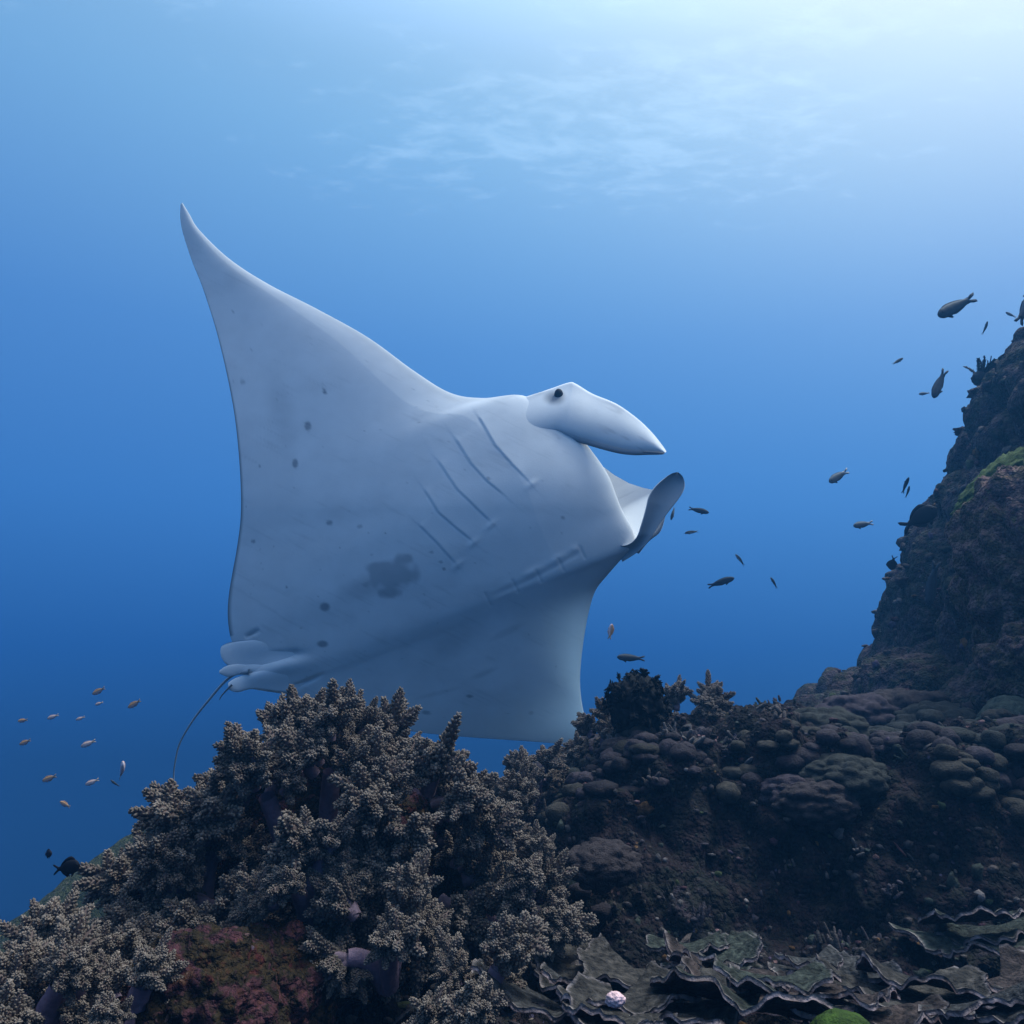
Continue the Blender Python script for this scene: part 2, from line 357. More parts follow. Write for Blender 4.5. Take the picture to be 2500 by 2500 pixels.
bn = np.array([-.05, -.98, -.10]); bn /= np.linalg.norm(bn)
mn = mn * .3 + bn * .7; mn /= np.linalg.norm(mn, axis=-1, keepdims=True)
VV = tv[:, None] + 0 * PX; UU = tu[None] + 0 * PX
A = np.interp(VV, [0, 2, 5, 8, 10.5, 13, 15, 18, 20.5, 23, 26, 28], [.004, .012, .03, .06, .11, .17, .18, .155, .105, .06, .025, .006])
ker = np.exp(-np.linspace(-2.5, 2.5, 41) ** 2); ker /= ker.sum()
A = np.stack([np.convolve(np.pad(A[:, 0], 20, 'edge'), ker, 'valid')] * NU, 1)
prof = np.clip(4 * UU * (1 - UU), 0, 1); skew = np.clip(.35 + 1.25 * UU, 0, 1.35)
tb = A * prof ** .62 * skew * (1 - .0 * UU)
td = .85 * A * prof ** .60
# gill slits, folds and scars as relief of the skin
def seg_d(px, py, pts):
    best = np.full(px.shape, 1e9); side = np.zeros(px.shape); par = np.zeros(px.shape); L = len(pts) - 1
    for k in range(L):
        (ax, ay), (bx, by) = pts[k], pts[k + 1]; vx, vy = bx - ax, by - ay; q = vx * vx + vy * vy
        t = np.clip(((px - ax) * vx + (py - ay) * vy) / q, 0, 1); dx = px - ax - t * vx; dy = py - ay - t * vy; dd = np.hypot(dx, dy)
        m = dd < best; best = np.where(m, dd, best); side = np.where(m, np.sign(vx * dy - vy * dx), side); par = np.where(m, (k + t) / L, par)
    return best, side, par
GILLS = [[(1171, 1029), (1192, 1066), (1212, 1102), (1255, 1150), (1299, 1195)], [(1116, 1083), (1155, 1145), (1194, 1188), (1243, 1227)], [(1076, 1137), (1124, 1207), (1175, 1254), (1208, 1285)],
         [(1043, 1203), (1082, 1261), (1128, 1300), (1165, 1329)], [(1035, 1289), (1078, 1331), (1126, 1384)]]
relief = np.zeros_like(PX); groove = np.zeros_like(PX)
for g in GILLS:
    dd, sd_, pr = seg_d(PX, PY, g); fade = sstep(0, .06, pr) * sstep(1, .8, pr)
    relief -= .0014 * np.exp(-(dd / 3.0) ** 2) * fade
    relief += np.where(sd_ < 0, .0050 * np.exp(-dd / 24) * sstep(0, 4, dd), .0) * (.3 + .7 * fade)
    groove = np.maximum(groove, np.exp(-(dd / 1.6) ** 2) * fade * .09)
for (qx, qy) in [(1301, 1195), (1206, 1289), (1165, 1331), (1128, 1382)]:
    relief += .005 * np.exp(-(((PX - qx) * .75 - (PY - qy) * .65) / 16) ** 2 - (((PX - qx) * .65 + (PY - qy) * .75) / 6) ** 2)
RIDGE = [(1419, 1333), (1390, 1350), (1357, 1370), (1315, 1392), (1272, 1413), (1230, 1430), (1190, 1450)]
dd, sd_, pr = seg_d(PX, PY, RIDGE); wob = 1 + .5 * np.sin(pr * 26)
relief += (.004 * np.exp(-(dd / 9) ** 2) * wob * (.6 + .6 * vnoise(np.stack([pr * 7, 0 * pr, 0 * pr], -1), 4)) - .003 * np.exp(-((dd - 13) / 7) ** 2) * (sd_ < 0)) * sstep(0, .12, pr) * sstep(1, .85, pr)
for (qx, qy) in [(1415, 1338), (1365, 1368), (1312, 1394), (1257, 1418), (1192, 1449)]:
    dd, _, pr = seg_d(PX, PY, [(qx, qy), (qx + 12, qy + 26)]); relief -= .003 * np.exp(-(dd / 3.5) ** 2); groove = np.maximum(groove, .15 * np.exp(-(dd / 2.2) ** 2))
# soft folds near the pelvis, fin rays at the low wing tip
dd, _, pr = seg_d(PX, PY, [(560, 1625), (640, 1610), (720, 1596), (780, 1592)]); relief -= .022 * np.exp(-(dd / 11) ** 2) * sstep(1, .5, pr)
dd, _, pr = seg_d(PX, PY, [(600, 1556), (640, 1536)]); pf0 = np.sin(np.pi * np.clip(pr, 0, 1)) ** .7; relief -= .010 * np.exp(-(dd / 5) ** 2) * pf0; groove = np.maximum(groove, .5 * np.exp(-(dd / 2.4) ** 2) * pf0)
dd, _, pr = seg_d(PX, PY, [(575, 1665), (700, 1625), (820, 1610)]); relief += .02 * np.exp(-(dd / 20) ** 2) * sstep(1, .4, pr)
dd, _, pr = seg_d(PX, PY, [(690, 1690), (760, 1660), (800, 1640)]); relief -= .010 * np.exp(-(dd / 6) ** 2) * np.sin(np.pi * np.clip(pr, 0, 1))
edge = sstep(0, .03, UU) * sstep(1, .97, UU)
# spots and smudges of pigment
dark = np.zeros_like(PX)
def spot(x, y, rx, ry, a, rot=0, soft=.35, wob=.0):
    global dark
    c, s = math.cos(rot), math.sin(rot); ux = (PX - x) * c + (PY - y) * s; uy = -(PX - x) * s + (PY - y) * c
    q = np.hypot(ux / rx, uy / ry)
    if wob: q = q + wob * vnoise(np.stack([PX / 22, PY / 22, 0 * PX], -1), 5)
    dark = np.maximum(dark, a * sstep(1 + soft, 1 - soft, q))
for s_ in [(798, 962, 5, 5, .75), (757, 1045, 8, 11, .55), (726, 1135, 7, 11, .6), (593, 932, 7, 5, .35), (636, 1138, 3, 3, .5), (815, 1280, 8, 6, .55), (891, 1290, 7, 5, .35), (621, 1322, 6, 4, .5), (805, 1481, 12, 10, .6),
           (797, 1570, 13, 8, .6), (962, 1381, 6, 6, .45), (1042, 1738, 10, 5, .5), (1149, 1697, 8, 4, .5), (1297, 1738, 6, 5, .4), (571, 763, 2.5, 2.5, .4), (709, 1434, 3, 3, .5), (1088, 1375, 5, 3, .4), (1095, 1391, 4, 4, .5), (1375, 1270, 5, 4, .4),
           (680, 980, 3, 3, .3), (643, 798, 2, 2, .4), (570, 930, 2, 2, .3), (842, 1340, 2, 2, .4), (955, 1308, 2, 2, .5), (921, 1357, 3, 2, .3), (1200, 1182, 5, 4, .4), (1030, 1042, 2.5, 2, .5), (1066, 1352, 5, 3, .4)]: spot(*s_)
spot(968, 1405, 58, 44, .46, rot=-.25, soft=.22, wob=.35); spot(905, 1432, 60, 22, .24, rot=-.35, soft=.7)
spot(690, 1000, 26, 80, .14, rot=-.25, soft=.8); spot(1120, 1560, 70, 30, .16, rot=-.4, soft=.8); spot(1240, 1540, 40, 8, .18, rot=-.45, soft=.6); spot(1185, 1640, 30, 6, .22, rot=-.4, soft=.6); spot(1070, 1690, 50, 5, .15, rot=-.25, soft=.6)
r_ = np.random.default_rng(3)
for k in range(110): spot(r_.uniform(600, 1400), r_.uniform(800, 1780), r_.uniform(1.2, 2.4), r_.uniform(1.2, 2.4), r_.uniform(.15, .4))
sp_n = fbm(np.stack([PX / 120, PY / 50, 0 * PX], -1), 4, 13)
dark = dark + .08 * sstep(-.1, .6, sp_n) + .03 * sstep(.0, .6, fbm(np.stack([PX / 30, PY / 26, 0 * PX], -1), 4, 17))
dark = dark + .10 * sstep(.25, .6, fbm(np.stack([(PX * .9 + PY * .45) / 90, (PY * .9 - PX * .45) / 5, 0 * PX], -1), 3, 19)) * sstep(.1, .5, sp_n + .3)
BELLY = np.array([.71, .70, .705]); DARK = np.array([.075, .085, .11]); DORSAL = np.array([.035, .04, .05])
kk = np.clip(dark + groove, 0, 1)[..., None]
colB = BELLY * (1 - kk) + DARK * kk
rimd = (sstep(.985, 1.0, 1 - UU) * (VV < 15))[..., None] * .75; colB = colB * (1 - rimd) + DORSAL * rimd
B_ = MID + mn * (tb + relief * edge)[..., None]; D_ = MID - mn * td[..., None]
# open mouth: the upper jaw stands behind the lower lip, with a cavity between them
JV = [11, 12, 13, 14, 15, 16, 17, 18]; JX = [1372, 1428, 1472, 1500, 1536, 1570, 1594, 1585]; JY = [1030, 1090, 1139, 1160, 1180, 1191, 1196, 1240]
mm = sstep(11.0, 12.4, tv) * sstep(18.4, 17.0, tv)
jx = np.interp(tv, JV, JX); jy = np.interp(tv, JV, JY); UJ = at_v(jx, jy, manta_depth(jx, jy) + .30)
shift = (UJ - D_[:, -1]) * mm[:, None]
D_ = D_ + shift[:, None, :] * (UU ** 5)[..., None]
V1 = B_.reshape(-1, 3); V2 = D_.reshape(-1, 3); nB = len(V1)
SK = MB()
FB = grid_faces(NU, NV)
SK.add(np.concatenate([V1, V2]), np.concatenate([FB, (FB + nB)[:, ::-1]]), np.concatenate([colB.reshape(-1, 3), np.broadcast_to(DORSAL, (nB, 3))]))
def rim(iB, iD, bulge, colA, colBq, n=10, outdir=None):
    """closing strip between belly edge and back edge"""
    a = B_[:, iB]; b = D_[:, iD]; out = outdir; S = []
    for k in range(n + 1):
        t = k / n; S.append(a * (1 - t) + b * t + out * (bulge * math.sin(math.pi * t))[:, None])
    S = np.stack(S, 1)
    lipb = np.sin(np.pi * np.clip(np.linspace(0, 1, n + 1) / .35, 0, 1)); S = S + (out * (np.abs(bulge) * .16)[:, None])[:, None, :] * lipb[None, :, None]
    w = np.linspace(0, 1, n + 1)[None, :, None]
    col = colA * (1 - w) + colBq * w + np.zeros((NV, n + 1, 3))
    return S, col
od = MID[:, -1] - MID[:, -8]; od /= np.linalg.norm(od, axis=1, keepdims=True) + 1e-9
S, col = rim(-1, -1, -.34 * mm * 1.0, np.array([.78, .78, .79]), np.array([.78, .78, .79]), 16, od)
w = mm[:, None, None]; tt = np.linspace(0, 1, 17)[None, :, None]
SK.add(S.reshape(-1, 3), grid_faces(17, NV), col.reshape(-1, 3))
S, col = rim(0, 0, 0 * mm, DORSAL, DORSAL, 3, od); SK.add(S.reshape(-1, 3), grid_faces(4, NV, flip=True), col.reshape(-1, 3))

_gx = PX[::4, ::4].ravel(); _gy = PY[::4, ::4].ravel(); _gd = B_[::4, ::4, 1].ravel()
def skin_depth(px, py):
    q = np.empty(px.size); fx, fy = px.ravel(), py.ravel()
    for k in range(px.size):
        d2 = (_gx - fx[k]) ** 2 + (_gy - fy[k]) ** 2; j = np.argpartition(d2, 6)[:6]; wk = 1 / (d2[j] + 4.0); q[k] = (wk * _gd[j]).sum() / wk.sum()
    q = q.reshape(px.shape)
    for _ in range(60 if px.ndim == 2 else 0):
        e = np.pad(q, 1, 'edge'); q = (e[1:-1, 1:-1] * 2 + e[:-2, 1:-1] + e[2:, 1:-1] + e[1:-1, :-2] + e[1:-1, 2:]) / 6
    return q
def leaf(Apts, Bpts, depth, thick, n=60, k=28, colf=(.69, .68, .685), colb=(.05, .055, .065), bow=0.0, lipdrop=0.0, edgecol=None, flat=.45, pxmax=None):
    """a flap between two outlines; depth = metres ahead along its length, thick = half thickness along its length"""
    a = catmull(Apts, n); b = catmull(Bpts, n); tl = np.linspace(0, 1, n); w = np.linspace(0, 1, k)
    px = a[:, None, 0] * (1 - w) + b[:, None, 0] * w; py = a[:, None, 1] * (1 - w) + b[:, None, 1] * w
    dp = (skin_depth(px, py) if pxmax is None else skin_depth(np.minimum(px, pxmax), py + 18)) + np.interp(tl, np.linspace(0, 1, len(depth)), depth)[:, None] + bow * (2 * w - 1) ** 2
    th = np.interp(tl, np.linspace(0, 1, len(thick)), thick)[:, None] * np.clip(4 * w * (1 - w), 0, 1) ** flat
    mid = at_v(px, py, dp); nn = np.array([-.05, -.97, -.2]); f = mid + nn * th[..., None]; bk = mid - nn * th[..., None]
    if lipdrop: bk = bk + np.array([0, .04, -1]) * (lipdrop * sstep(.6, 1, w) * np.sin(np.pi * np.clip(tl, 0, 1)) [:, None] ** .7)[..., None]
    F = grid_faces(k, n); nn_ = n * k
    ring = [(i * k + k - 1, i * k + k - 1 + nn_, (i + 1) * k + k - 1 + nn_, (i + 1) * k + k - 1) for i in range(n - 1)] + [(i * k, (i + 1) * k, (i + 1) * k + nn_, i * k + nn_) for i in range(n - 1)]
    c1 = np.broadcast_to(np.asarray(colf, float), (n, k, 3)).copy()
    if edgecol is not None:
        e = edgecol(px, py, np.broadcast_to(tl[:, None], px.shape), np.broadcast_to(w, px.shape))[..., None]; c1 = c1 * (1 - e) + DARK * e
    front = (px, py, f)
    SK.add(np.concatenate([f.reshape(-1, 3), bk.reshape(-1, 3)]), np.concatenate([F, F[:, ::-1] + nn_, np.array(ring)]), np.concatenate([c1.reshape(-1, 3), np.broadcast_to(np.asarray(colb, float), (nn_, 3))]))
    return front
def head_marks(px, py, tl, w):
    e = .75 * sstep(1.7, .4, np.hypot((px - 1354) / 21, (py - 972) / 14))
    e = np.maximum(e, .22 * sstep(.1, .6, fbm(np.stack([(px + py * .6) / 60, (py - px * .5) / 9, 0 * px], -1), 3, 33)) * sstep(1440, 1500, px))
    e = np.maximum(e, .75 * sstep(1350, 1285, px) * sstep(970, 955, py)); return e
lobe_front = leaf([(1230, 985), (1285, 968), (1338, 951), (1388, 934), (1406, 937), (1446, 961), (1505, 986), (1555, 1021), (1590, 1054), (1617, 1087), (1627, 1102)],
     [(1230, 1075), (1280, 1075), (1320, 1062), (1356, 1054), (1388, 1063), (1446, 1081), (1505, 1097), (1545, 1103), (1580, 1104), (1608, 1106), (1621, 1108)],
     [.03, .014, .002, -.008, -.020, -.045, -.07, -.10, -.12], [.003, .010, .018, .024, .022, .013, .009, .007, .004], n=110, k=40, lipdrop=.024, bow=.03, edgecol=head_marks, colb=(.20, .21, .24), flat=.22, pxmax=1265)
leaf([(1500, 1330), (1530, 1330), (1553, 1312), (1565, 1280), (1576, 1242), (1583, 1213), (1597, 1190), (1621, 1168), (1640, 1156), (1652, 1153)],
     [(1520, 1372), (1560, 1345), (1590, 1312), (1612, 1278), (1632, 1250), (1654, 1222), (1668, 1200), (1672, 1182), (1667, 1164), (1656, 1153)],
     [.06, -.01, -.03, -.03, -.03], [.02, .04, .035, .024, .016, .006], n=90, k=30, colf=(.34, .35, .38), colb=(.7, .7, .7), bow=-.05)
leaf([(1540, 1345), (1570, 1320), (1600, 1290), (1622, 1256)], [(1560, 1352), (1584, 1322), (1612, 1298), (1624, 1262)], [.10, .06, .05], [.02, .03, .02, .006], n=40, k=16, colf=(.6, .6, .62))
# pelvic fins and claspers
leaf([(800, 1560), (700, 1555), (620, 1560), (570, 1566), (543, 1576), (538, 1588)], [(800, 1640), (700, 1632), (630, 1628), (580, 1630), (553, 1622), (541, 1606)], [.03, .006, -.006, -.010, -.012], [.004, .008, .010, .010, .008, .005], n=60, k=22, colf=(.74, .73, .74))
leaf([(720, 1604), (640, 1612), (590, 1618), (556, 1624), (537, 1636)], [(720, 1640), (640, 1640), (590, 1646), (556, 1652), (537, 1644)], [.03, .0, -.016, -.026], [.004, .010, .014, .014, .010], n=50, k=18)
leaf([(820, 1610), (700, 1622), (620, 1640), (575, 1655), (558, 1666)], [(820, 1690), (700, 1690), (620, 1682), (580, 1690), (560, 1684)], [.03, .0, -.012, -.03], [.004, .010, .016, .018, .012], n=60, k=22, colf=(.77, .76, .77))
leaf([(860, 1690), (760, 1672), (690, 1668), (625, 1672), (604, 1676)], [(860, 1742), (760, 1706), (690, 1694), (640, 1686), (608, 1680)], [.06, .03, .02, .02], [.012, .016, .02, .006], n=50, k=18, colf=(.72, .72, .74))
# tail
tp = catmull([(610, 1640), (574, 1646), (545, 1668), (509, 1710), (472, 1757), (440, 1812), (428, 1858), (424, 1900), (432, 1950)], 70)
tpd = manta_depth(tp[:, 0], tp[:, 1]) * 0 + np.linspace(float(manta_depth(np.array(574.), np.array(1646.))) - .05, 5.35, 70); TP = at_v(tp[:, 0], tp[:, 1], tpd)
Vt, Ft = tube(TP, np.interp(np.linspace(0, 1, 70), [0, .12, 1], [.018, .009, .003]), 10); SK.add(Vt, Ft, (.34, .35, .37))
sp_ = catmull([(566, 1672), (552, 1686), (540, 1700), (536, 1709)], 20); Vt, Ft = tube(at_v(sp_[:, 0], sp_[:, 1], np.full(20, float(manta_depth(np.array(560.), np.array(1690.))) - .08)), np.linspace(.007, .002, 20), 8); SK.add(Vt, Ft, (.12, .13, .15))
manta_base = at(1000, 1350, 4.7)
manta = thing('manta_ray', 'large pale-bellied manta ray banking over the reef with its mouth open', 'manta ray', manta_base)
thin = np.zeros(SK.n); le = sstep(.62, .97, UU) * sstep(18.5, 22, VV) ; le = np.maximum(le, sstep(22.5, 26.5, VV) * (.5 + .5 * UU)); le = np.maximum(le, .55 * sstep(6, 1.5, VV)); le = np.maximum(le, .5 * sstep(.9, .995, UU) * (VV < 10))
thin[:nB] = (.46 * le).ravel(); thin[nB:2 * nB] = (.70 * le).ravel()
me_ = SK.mesh('manta_body'); a_ = me_.attributes.new('thin', 'FLOAT', 'POINT'); a_.data.foreach_set('value', thin.astype(np.float32))
mo = put('body', me_, M_SKIN, manta); mo.location = -manta_base
ev, ef = ICO[3]
def eye_at(px, py, y, r, col, par, base, sc=(.85, .6, 1.15)):
    m = MB(); m.add(ev * r * np.array(sc), ef, col); o = put('eye', m.mesh('eye'), M_FISH, par); o.location = at(px, py, y) - base; return o
_k = np.argmin((lobe_front[0] - 1364) ** 2 + (lobe_front[1] - 963) ** 2)
eye_at(1364, 963, float(lobe_front[2].reshape(-1, 3)[_k, 1]) - .002, .033, (.012, .014, .02), manta, manta_base)

# ------------------------------------------------------------------ soft corals
def sprig(seed, ncat=13, npol=58, hang=0.0):
    r = np.random.default_rng(seed); m = MB(); pv, pf = ICO[2]; pv1, pf1 = ICO[1]
    # stem
    V, F = tube([(0, 0, -.1), (0, 0, .25), (.02, .01, .55)], [.13, .10, .05], 8); m.add(V, F, (.15, .10, .12))
    for c in range(ncat):
        if c == 0: d = np.array([0, 0, 1.0]); hgt = .48
        else:
            th = c * 2.399 + r.uniform(-.3, .3); el = r.uniform(.15, 1.15); d = np.array([math.cos(th) * math.cos(el), math.sin(th) * math.cos(el), math.sin(el)]); hgt = r.uniform(.05, .50)
        base = np.array([0, 0, hgt]); ln = r.uniform(.36, .66); rad = r.uniform(.085, .12)
        a = np.cross(d, [.3, .5, .8]); a /= np.linalg.norm(a); b = np.cross(d, a)
        V, F = tube([base, base + d * ln * .4, base + d * ln * .8, base + d * ln * .98], [rad * .5, rad * .85, rad * .6, rad * .15], 7); m.add(V, F, (.11, .075, .065))
        sh = r.uniform(.85, 1.15)
        for k in range(npol):
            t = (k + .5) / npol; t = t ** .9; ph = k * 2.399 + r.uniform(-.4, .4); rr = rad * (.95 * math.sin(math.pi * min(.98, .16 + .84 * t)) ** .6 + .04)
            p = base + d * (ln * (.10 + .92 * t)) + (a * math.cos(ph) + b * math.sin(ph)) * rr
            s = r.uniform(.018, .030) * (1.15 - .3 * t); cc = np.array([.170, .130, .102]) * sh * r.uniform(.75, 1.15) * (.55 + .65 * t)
            vv, ff = (pv1, pf1) if k % 4 else (pv, pf)
            ax = (a * math.cos(ph) + b * math.sin(ph)) * .8 + d * .7; ax /= np.linalg.norm(ax); w_ = vv * s * r.uniform(.85, 1.15, 3)
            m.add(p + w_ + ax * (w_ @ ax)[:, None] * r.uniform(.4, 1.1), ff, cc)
    return m.mesh('coral_branch')
SPRIGS = [sprig(100 + k) for k in range(6)]
for me in SPRIGS: me.materials.append(M_CORAL)
def stalk_mesh(root, tip, r0, r1, seed, col=(.17, .11, .145)):
    m = MB(); mid = (root + tip) / 2 + np.array([0, -.01, .02]); P_ = catmull([root, mid, tip], 10); V, F = tube(P_, np.linspace(r0, r1, 10), 10)
    V = V + .012 * fbm(V * 20, 3, seed)[:, None] * (V - P_.repeat(10, 0)) / .03
    m.add(V, F, col); return m.mesh('stalk')
def colony(name, label, px, py, y, rx, rz, size, n, seed, tilt=(0, -.1, .25), tint=None, ry=None, droop=False, group='soft corals', stalks=3, elmin=-.5):
    """rx, rz: half width and height in photograph pixels; size: branch size in metres"""
    r = np.random.default_rng(seed); c = at(px, py, y); k = mpp(y); RX, RZ = rx * k, rz * k; RY = (rx * k * .8 if ry is None else ry)
    base = c + np.array([0, 0.05, -RZ * .55])
    t = thing(name, label, 'coral', base, group)
    nb = max(5, n // 6); cen = []
    for i in range(nb):                          # boughs spread over the front, the sides and the top of the dome
        z = 1 - (i + .4) / nb * (1 - elmin); th = i * 2.39996 + r.uniform(-.3, .3); q = math.sqrt(max(0, 1 - z * z)); d = np.array([math.cos(th) * q, math.sin(th) * q, z])
        pb = c + d * np.array([RX, RY, RZ]) * r.uniform(.62, .90); cen.append((pb, d))
        rb = .33 * (RX + RZ) / 2 * r.uniform(.8, 1.2) * (1.25 if nb < 6 else 1)
        for k in range(n // nb):
            e = d * .75 + r.normal(0, .62, 3); e /= np.linalg.norm(e); p = pb + e * rb * r.uniform(.55, 1.0) - e * size * .35
            dirv = e * .75 + d * .5 + np.array(tilt) + r.normal(0, .14, 3); dirv /= np.linalg.norm(dirv)
            o = bpy.data.objects.new('branch', SPRIGS[r.integers(len(SPRIGS))]); C.objects.link(o); o.parent = t
            o.location = p - base; qn = Vector(dirv).to_track_quat('Z', 'Y'); o.rotation_mode = 'QUATERNION'
            o.rotation_quaternion = qn @ Matrix.Rotation(r.uniform(0, 6.28), 3, 'Z').to_quaternion()
            sz = size * r.uniform(.62, 1.15); o.scale = (sz, sz, sz * r.uniform(.9, 1.25))
    cen = [x for x in cen if x[1][1] < .35] or cen
    for i in range(stalks):
        tip = cen[i % len(cen)][0]
        put('stalk', stalk_mesh(base - np.array([0, 0, .03]) - base, tip - base, .016 + .035 * RX, .012 + .02 * RX, seed + i), M_STALK, t)
    return t
G = 'soft corals growing on the reef'
colony('soft_coral', 'largest bushy brown soft coral in front of the manta ray', 785, 2125, 1.98, 375, 300, .12, 220, 1, group=G, stalks=9)
colony('soft_coral', 'soft coral clump on the left flank of the largest soft coral', 470, 2215, 1.85, 165, 160, .105, 64, 2, group=G)
colony('soft_coral', 'grey-brown soft coral at the left edge below the green slope', 140, 2470, 1.55, 230, 120, .09, 60, 3, group=G)
colony('soft_coral', 'soft coral tips rising from the bottom left corner', 70, 2500, 1.30, 150, 110, .075, 34, 4, group=G)
colony('soft_coral', 'small upright soft coral second from the bottom left corner', 300, 2490, 1.32, 95, 95, .07, 24, 5, group=G)
colony('soft_coral', 'pale soft coral low in the middle beside the encrusted rock', 940, 2310, 1.62, 125, 115, .085, 34, 6, group=G)
colony('soft_coral', 'slender soft coral sprig just above the red encrusted rock', 745, 2175, 1.66, 90, 105, .075, 20, 7, group=G, stalks=2)
colony('soft_coral', 'soft coral on the right flank of the largest soft coral above the plates', 1265, 2215, 1.95, 105, 130, .09, 40, 8, group=G)
colony('soft_coral', 'soft coral at the bottom edge left of the plate corals', 1170, 2450, 1.50, 130, 110, .08, 34, 9, group=G)
colony('soft_coral', 'shaded soft coral between the largest soft coral and the dark reef step', 1225, 2045, 2.35, 90, 110, .09, 34, 10, group=G)
colony('soft_coral', 'soft coral on the crest left of the black feather star', 1468, 1815, 3.02, 58, 60, .10, 24, 11, group=G, stalks=1)
colony('soft_coral', 'soft coral on the crest right of the black feather star', 1700, 1750, 3.05, 75, 42, .085, 26, 12, group=G, stalks=1)
colony('soft_coral', 'low soft coral on the dark mound left of the reef crest', 1300, 1915, 2.75, 75, 45, .09, 18, 13, group=G, stalks=1)

# ------------------------------------------------------------------ feather stars
def feather_star(name, label, px, py, y, rad, narm, seed, col, ball=True, spread=1.0):
    r = np.random.default_rng(seed); base = at(px, py, y); t = thing(name, label, 'feather star', base, 'feather stars')
    pv, pf = ICO[1]
    m = MB(); cr = .80 if ball else .3
    V, F = blob((cr * rad, cr * rad, cr * 1.05 * rad), 5 if ball else 3, seed, .15, 2.2, .22, 7, .08); m.add(V, F, col); put('cup', m.mesh('cup'), M_STAR, t)
    for i in range(narm):
        th = i * 2.399; el = math.asin(np.clip(1 - (i + .5) / narm * (1.25 if ball else .9), -1, 1))
        d = np.array([math.cos(th) * math.cos(el), math.sin(th) * math.cos(el), math.sin(el)])
        if not ball: d = np.array([math.cos(el * 1.2 + 1.4) * 1.0 * (-1), -.35 * abs(math.sin(th)), math.sin(th) * .9 + .35]); d += r.normal(0, .25, 3); d /= np.linalg.norm(d)
        L = rad * r.uniform(.9, 1.12); side = np.cross(d, r.normal(0, 1, 3)); side /= np.linalg.norm(side)
        n = 14; P_ = []
        for k in range(n):
            s = k / (n - 1)
            if ball: P_.append(d * L * (s if s < .75 else .75 + .22 * math.sin((s - .75) * 6)) + side * L * (.12 * math.sin(s * 2.5) + max(0, s - .7) * .65))
            else: P_.append(d * L * s * (1 - .12 * s) + side * L * .25 * s * s)
        P_ = np.array(P_); m = MB(); V, F = tube(P_, np.linspace(.045, .02, n) * rad, 6); m.add(V, F, col)
        T = np.gradient(P_, axis=0); T /= np.linalg.norm(T, axis=1, keepdims=True); a = np.cross(T, side); a /= np.linalg.norm(a, axis=1, keepdims=True) + 1e-9
        for k in range(2, n):                                    # pinnules on both sides
            for sgn in (-1, 1):
                for j in range(2):
                    q = P_[k] + (P_[k] - P_[k - 1]) * j * .5; w = rad * (.20 if ball else .11) * (1 - .4 * k / n)
                    tipq = q + (a[k] * sgn + T[k] * .5 + r.normal(0, .15, 3)) * w
                    V, F = tube([q, (q + tipq) / 2, tipq], [.022 * rad, .024 * rad, .013 * rad], 4); m.add(V, F, col)
            if ball:
                V = pv * rad * r.uniform(.05, .085) + P_[k]; m.add(V, pf, col)
        put('arm', m.mesh('arm'), M_STAR, t)
    return t
fs = feather_star('feather_star', 'black feather star curled into a ball on the reef crest', 1556, 1732, 2.80, .098, 70, 5, (.002, .002, .003)); fs.scale = (1.05, 1.05, 1.28)
feather_star('feather_star', 'dark feather star with open arms high on the right cliff edge', 2392, 925, 4.45, .13, 22, 6, (.020, .022, .03), ball=False)

# ------------------------------------------------------------------ plate corals
def plate_mesh(rad, seed, ang, col, thick=.006):
    nA, nR = 130, 30; th = np.radians(np.linspace(ang[0], ang[1], nA)); S1 = np.linspace(0, 1, nR) ** .8
    TH, S = np.meshgrid(th, S1, indexing='ij'); pn = np.stack([np.cos(TH) * 1.6, np.sin(TH) * 1.6, 0 * TH], -1) + seed * 5.7
    edge = 1 + .34 * fbm(pn * 1.1, 3, seed) + .06 * fbm(pn * 4, 2, seed + 2)
    rr = rad * S * edge; X = rr * np.cos(TH); Y = rr * np.sin(TH) * .85
    Z = rad * (.10 * S ** 2 + .11 * S ** 2 * np.sin(TH * 5 + seed) * (.6 + .6 * fbm(pn, 2, seed + 4)) + .11 * S ** 3 * np.sin(TH * 11 + 2 * seed) * fbm(pn * 1.5, 2, seed + 5) + .08 * S ** 3 * fbm(pn * 3.6, 2, seed + 6) + .05 * S * fbm(pn * 2 + S[..., None] * 3, 3, seed + 8) + .012 * fbm(np.stack([X, Y, 0 * X], -1) * 60, 3, seed + 9))
    Pt = np.stack([X, Y, Z], -1); tz = thick * (1 + .3 * sstep(.9, 1, S)) * (1 + .25 * fbm(pn * 6, 2, seed + 3)); Pb = Pt - np.stack([0 * X, 0 * X, tz], -1)
    lip = (sstep(.955, .995, S) * np.clip(.6 + .9 * fbm(pn * 5, 3, seed + 12), .10, 1))[..., None]
    rings = 1 + .28 * np.sin(S * 34 + 3 * fbm(pn * 2, 2, seed + 14)); cc = np.asarray(col) * (rings * (.75 + .7 * fbm(pn * 3 + S[..., None] * 6, 3, seed + 10)))[..., None]
    cT = cc * (1 - lip) + np.array([.26, .205, .195]) * lip; cB = cc * np.array([1.1, .6, .6]) * (1 - lip) + np.array([.25, .18, .185]) * lip
    F = grid_faces(nR, nA); n = nA * nR
    ring = [(i * nR + nR - 1, (i + 1) * nR + nR - 1, (i + 1) * nR + nR - 1 + n, i * nR + nR - 1 + n) for i in range(nA - 1)]
    m = MB(); m.add(np.concatenate([Pt.reshape(-1, 3), Pb.reshape(-1, 3)]), np.concatenate([F, F[:, ::-1] + n, np.array(ring)]), np.concatenate([cT.reshape(-1, 3), cB.reshape(-1, 3)]))
    return m.mesh('plate')
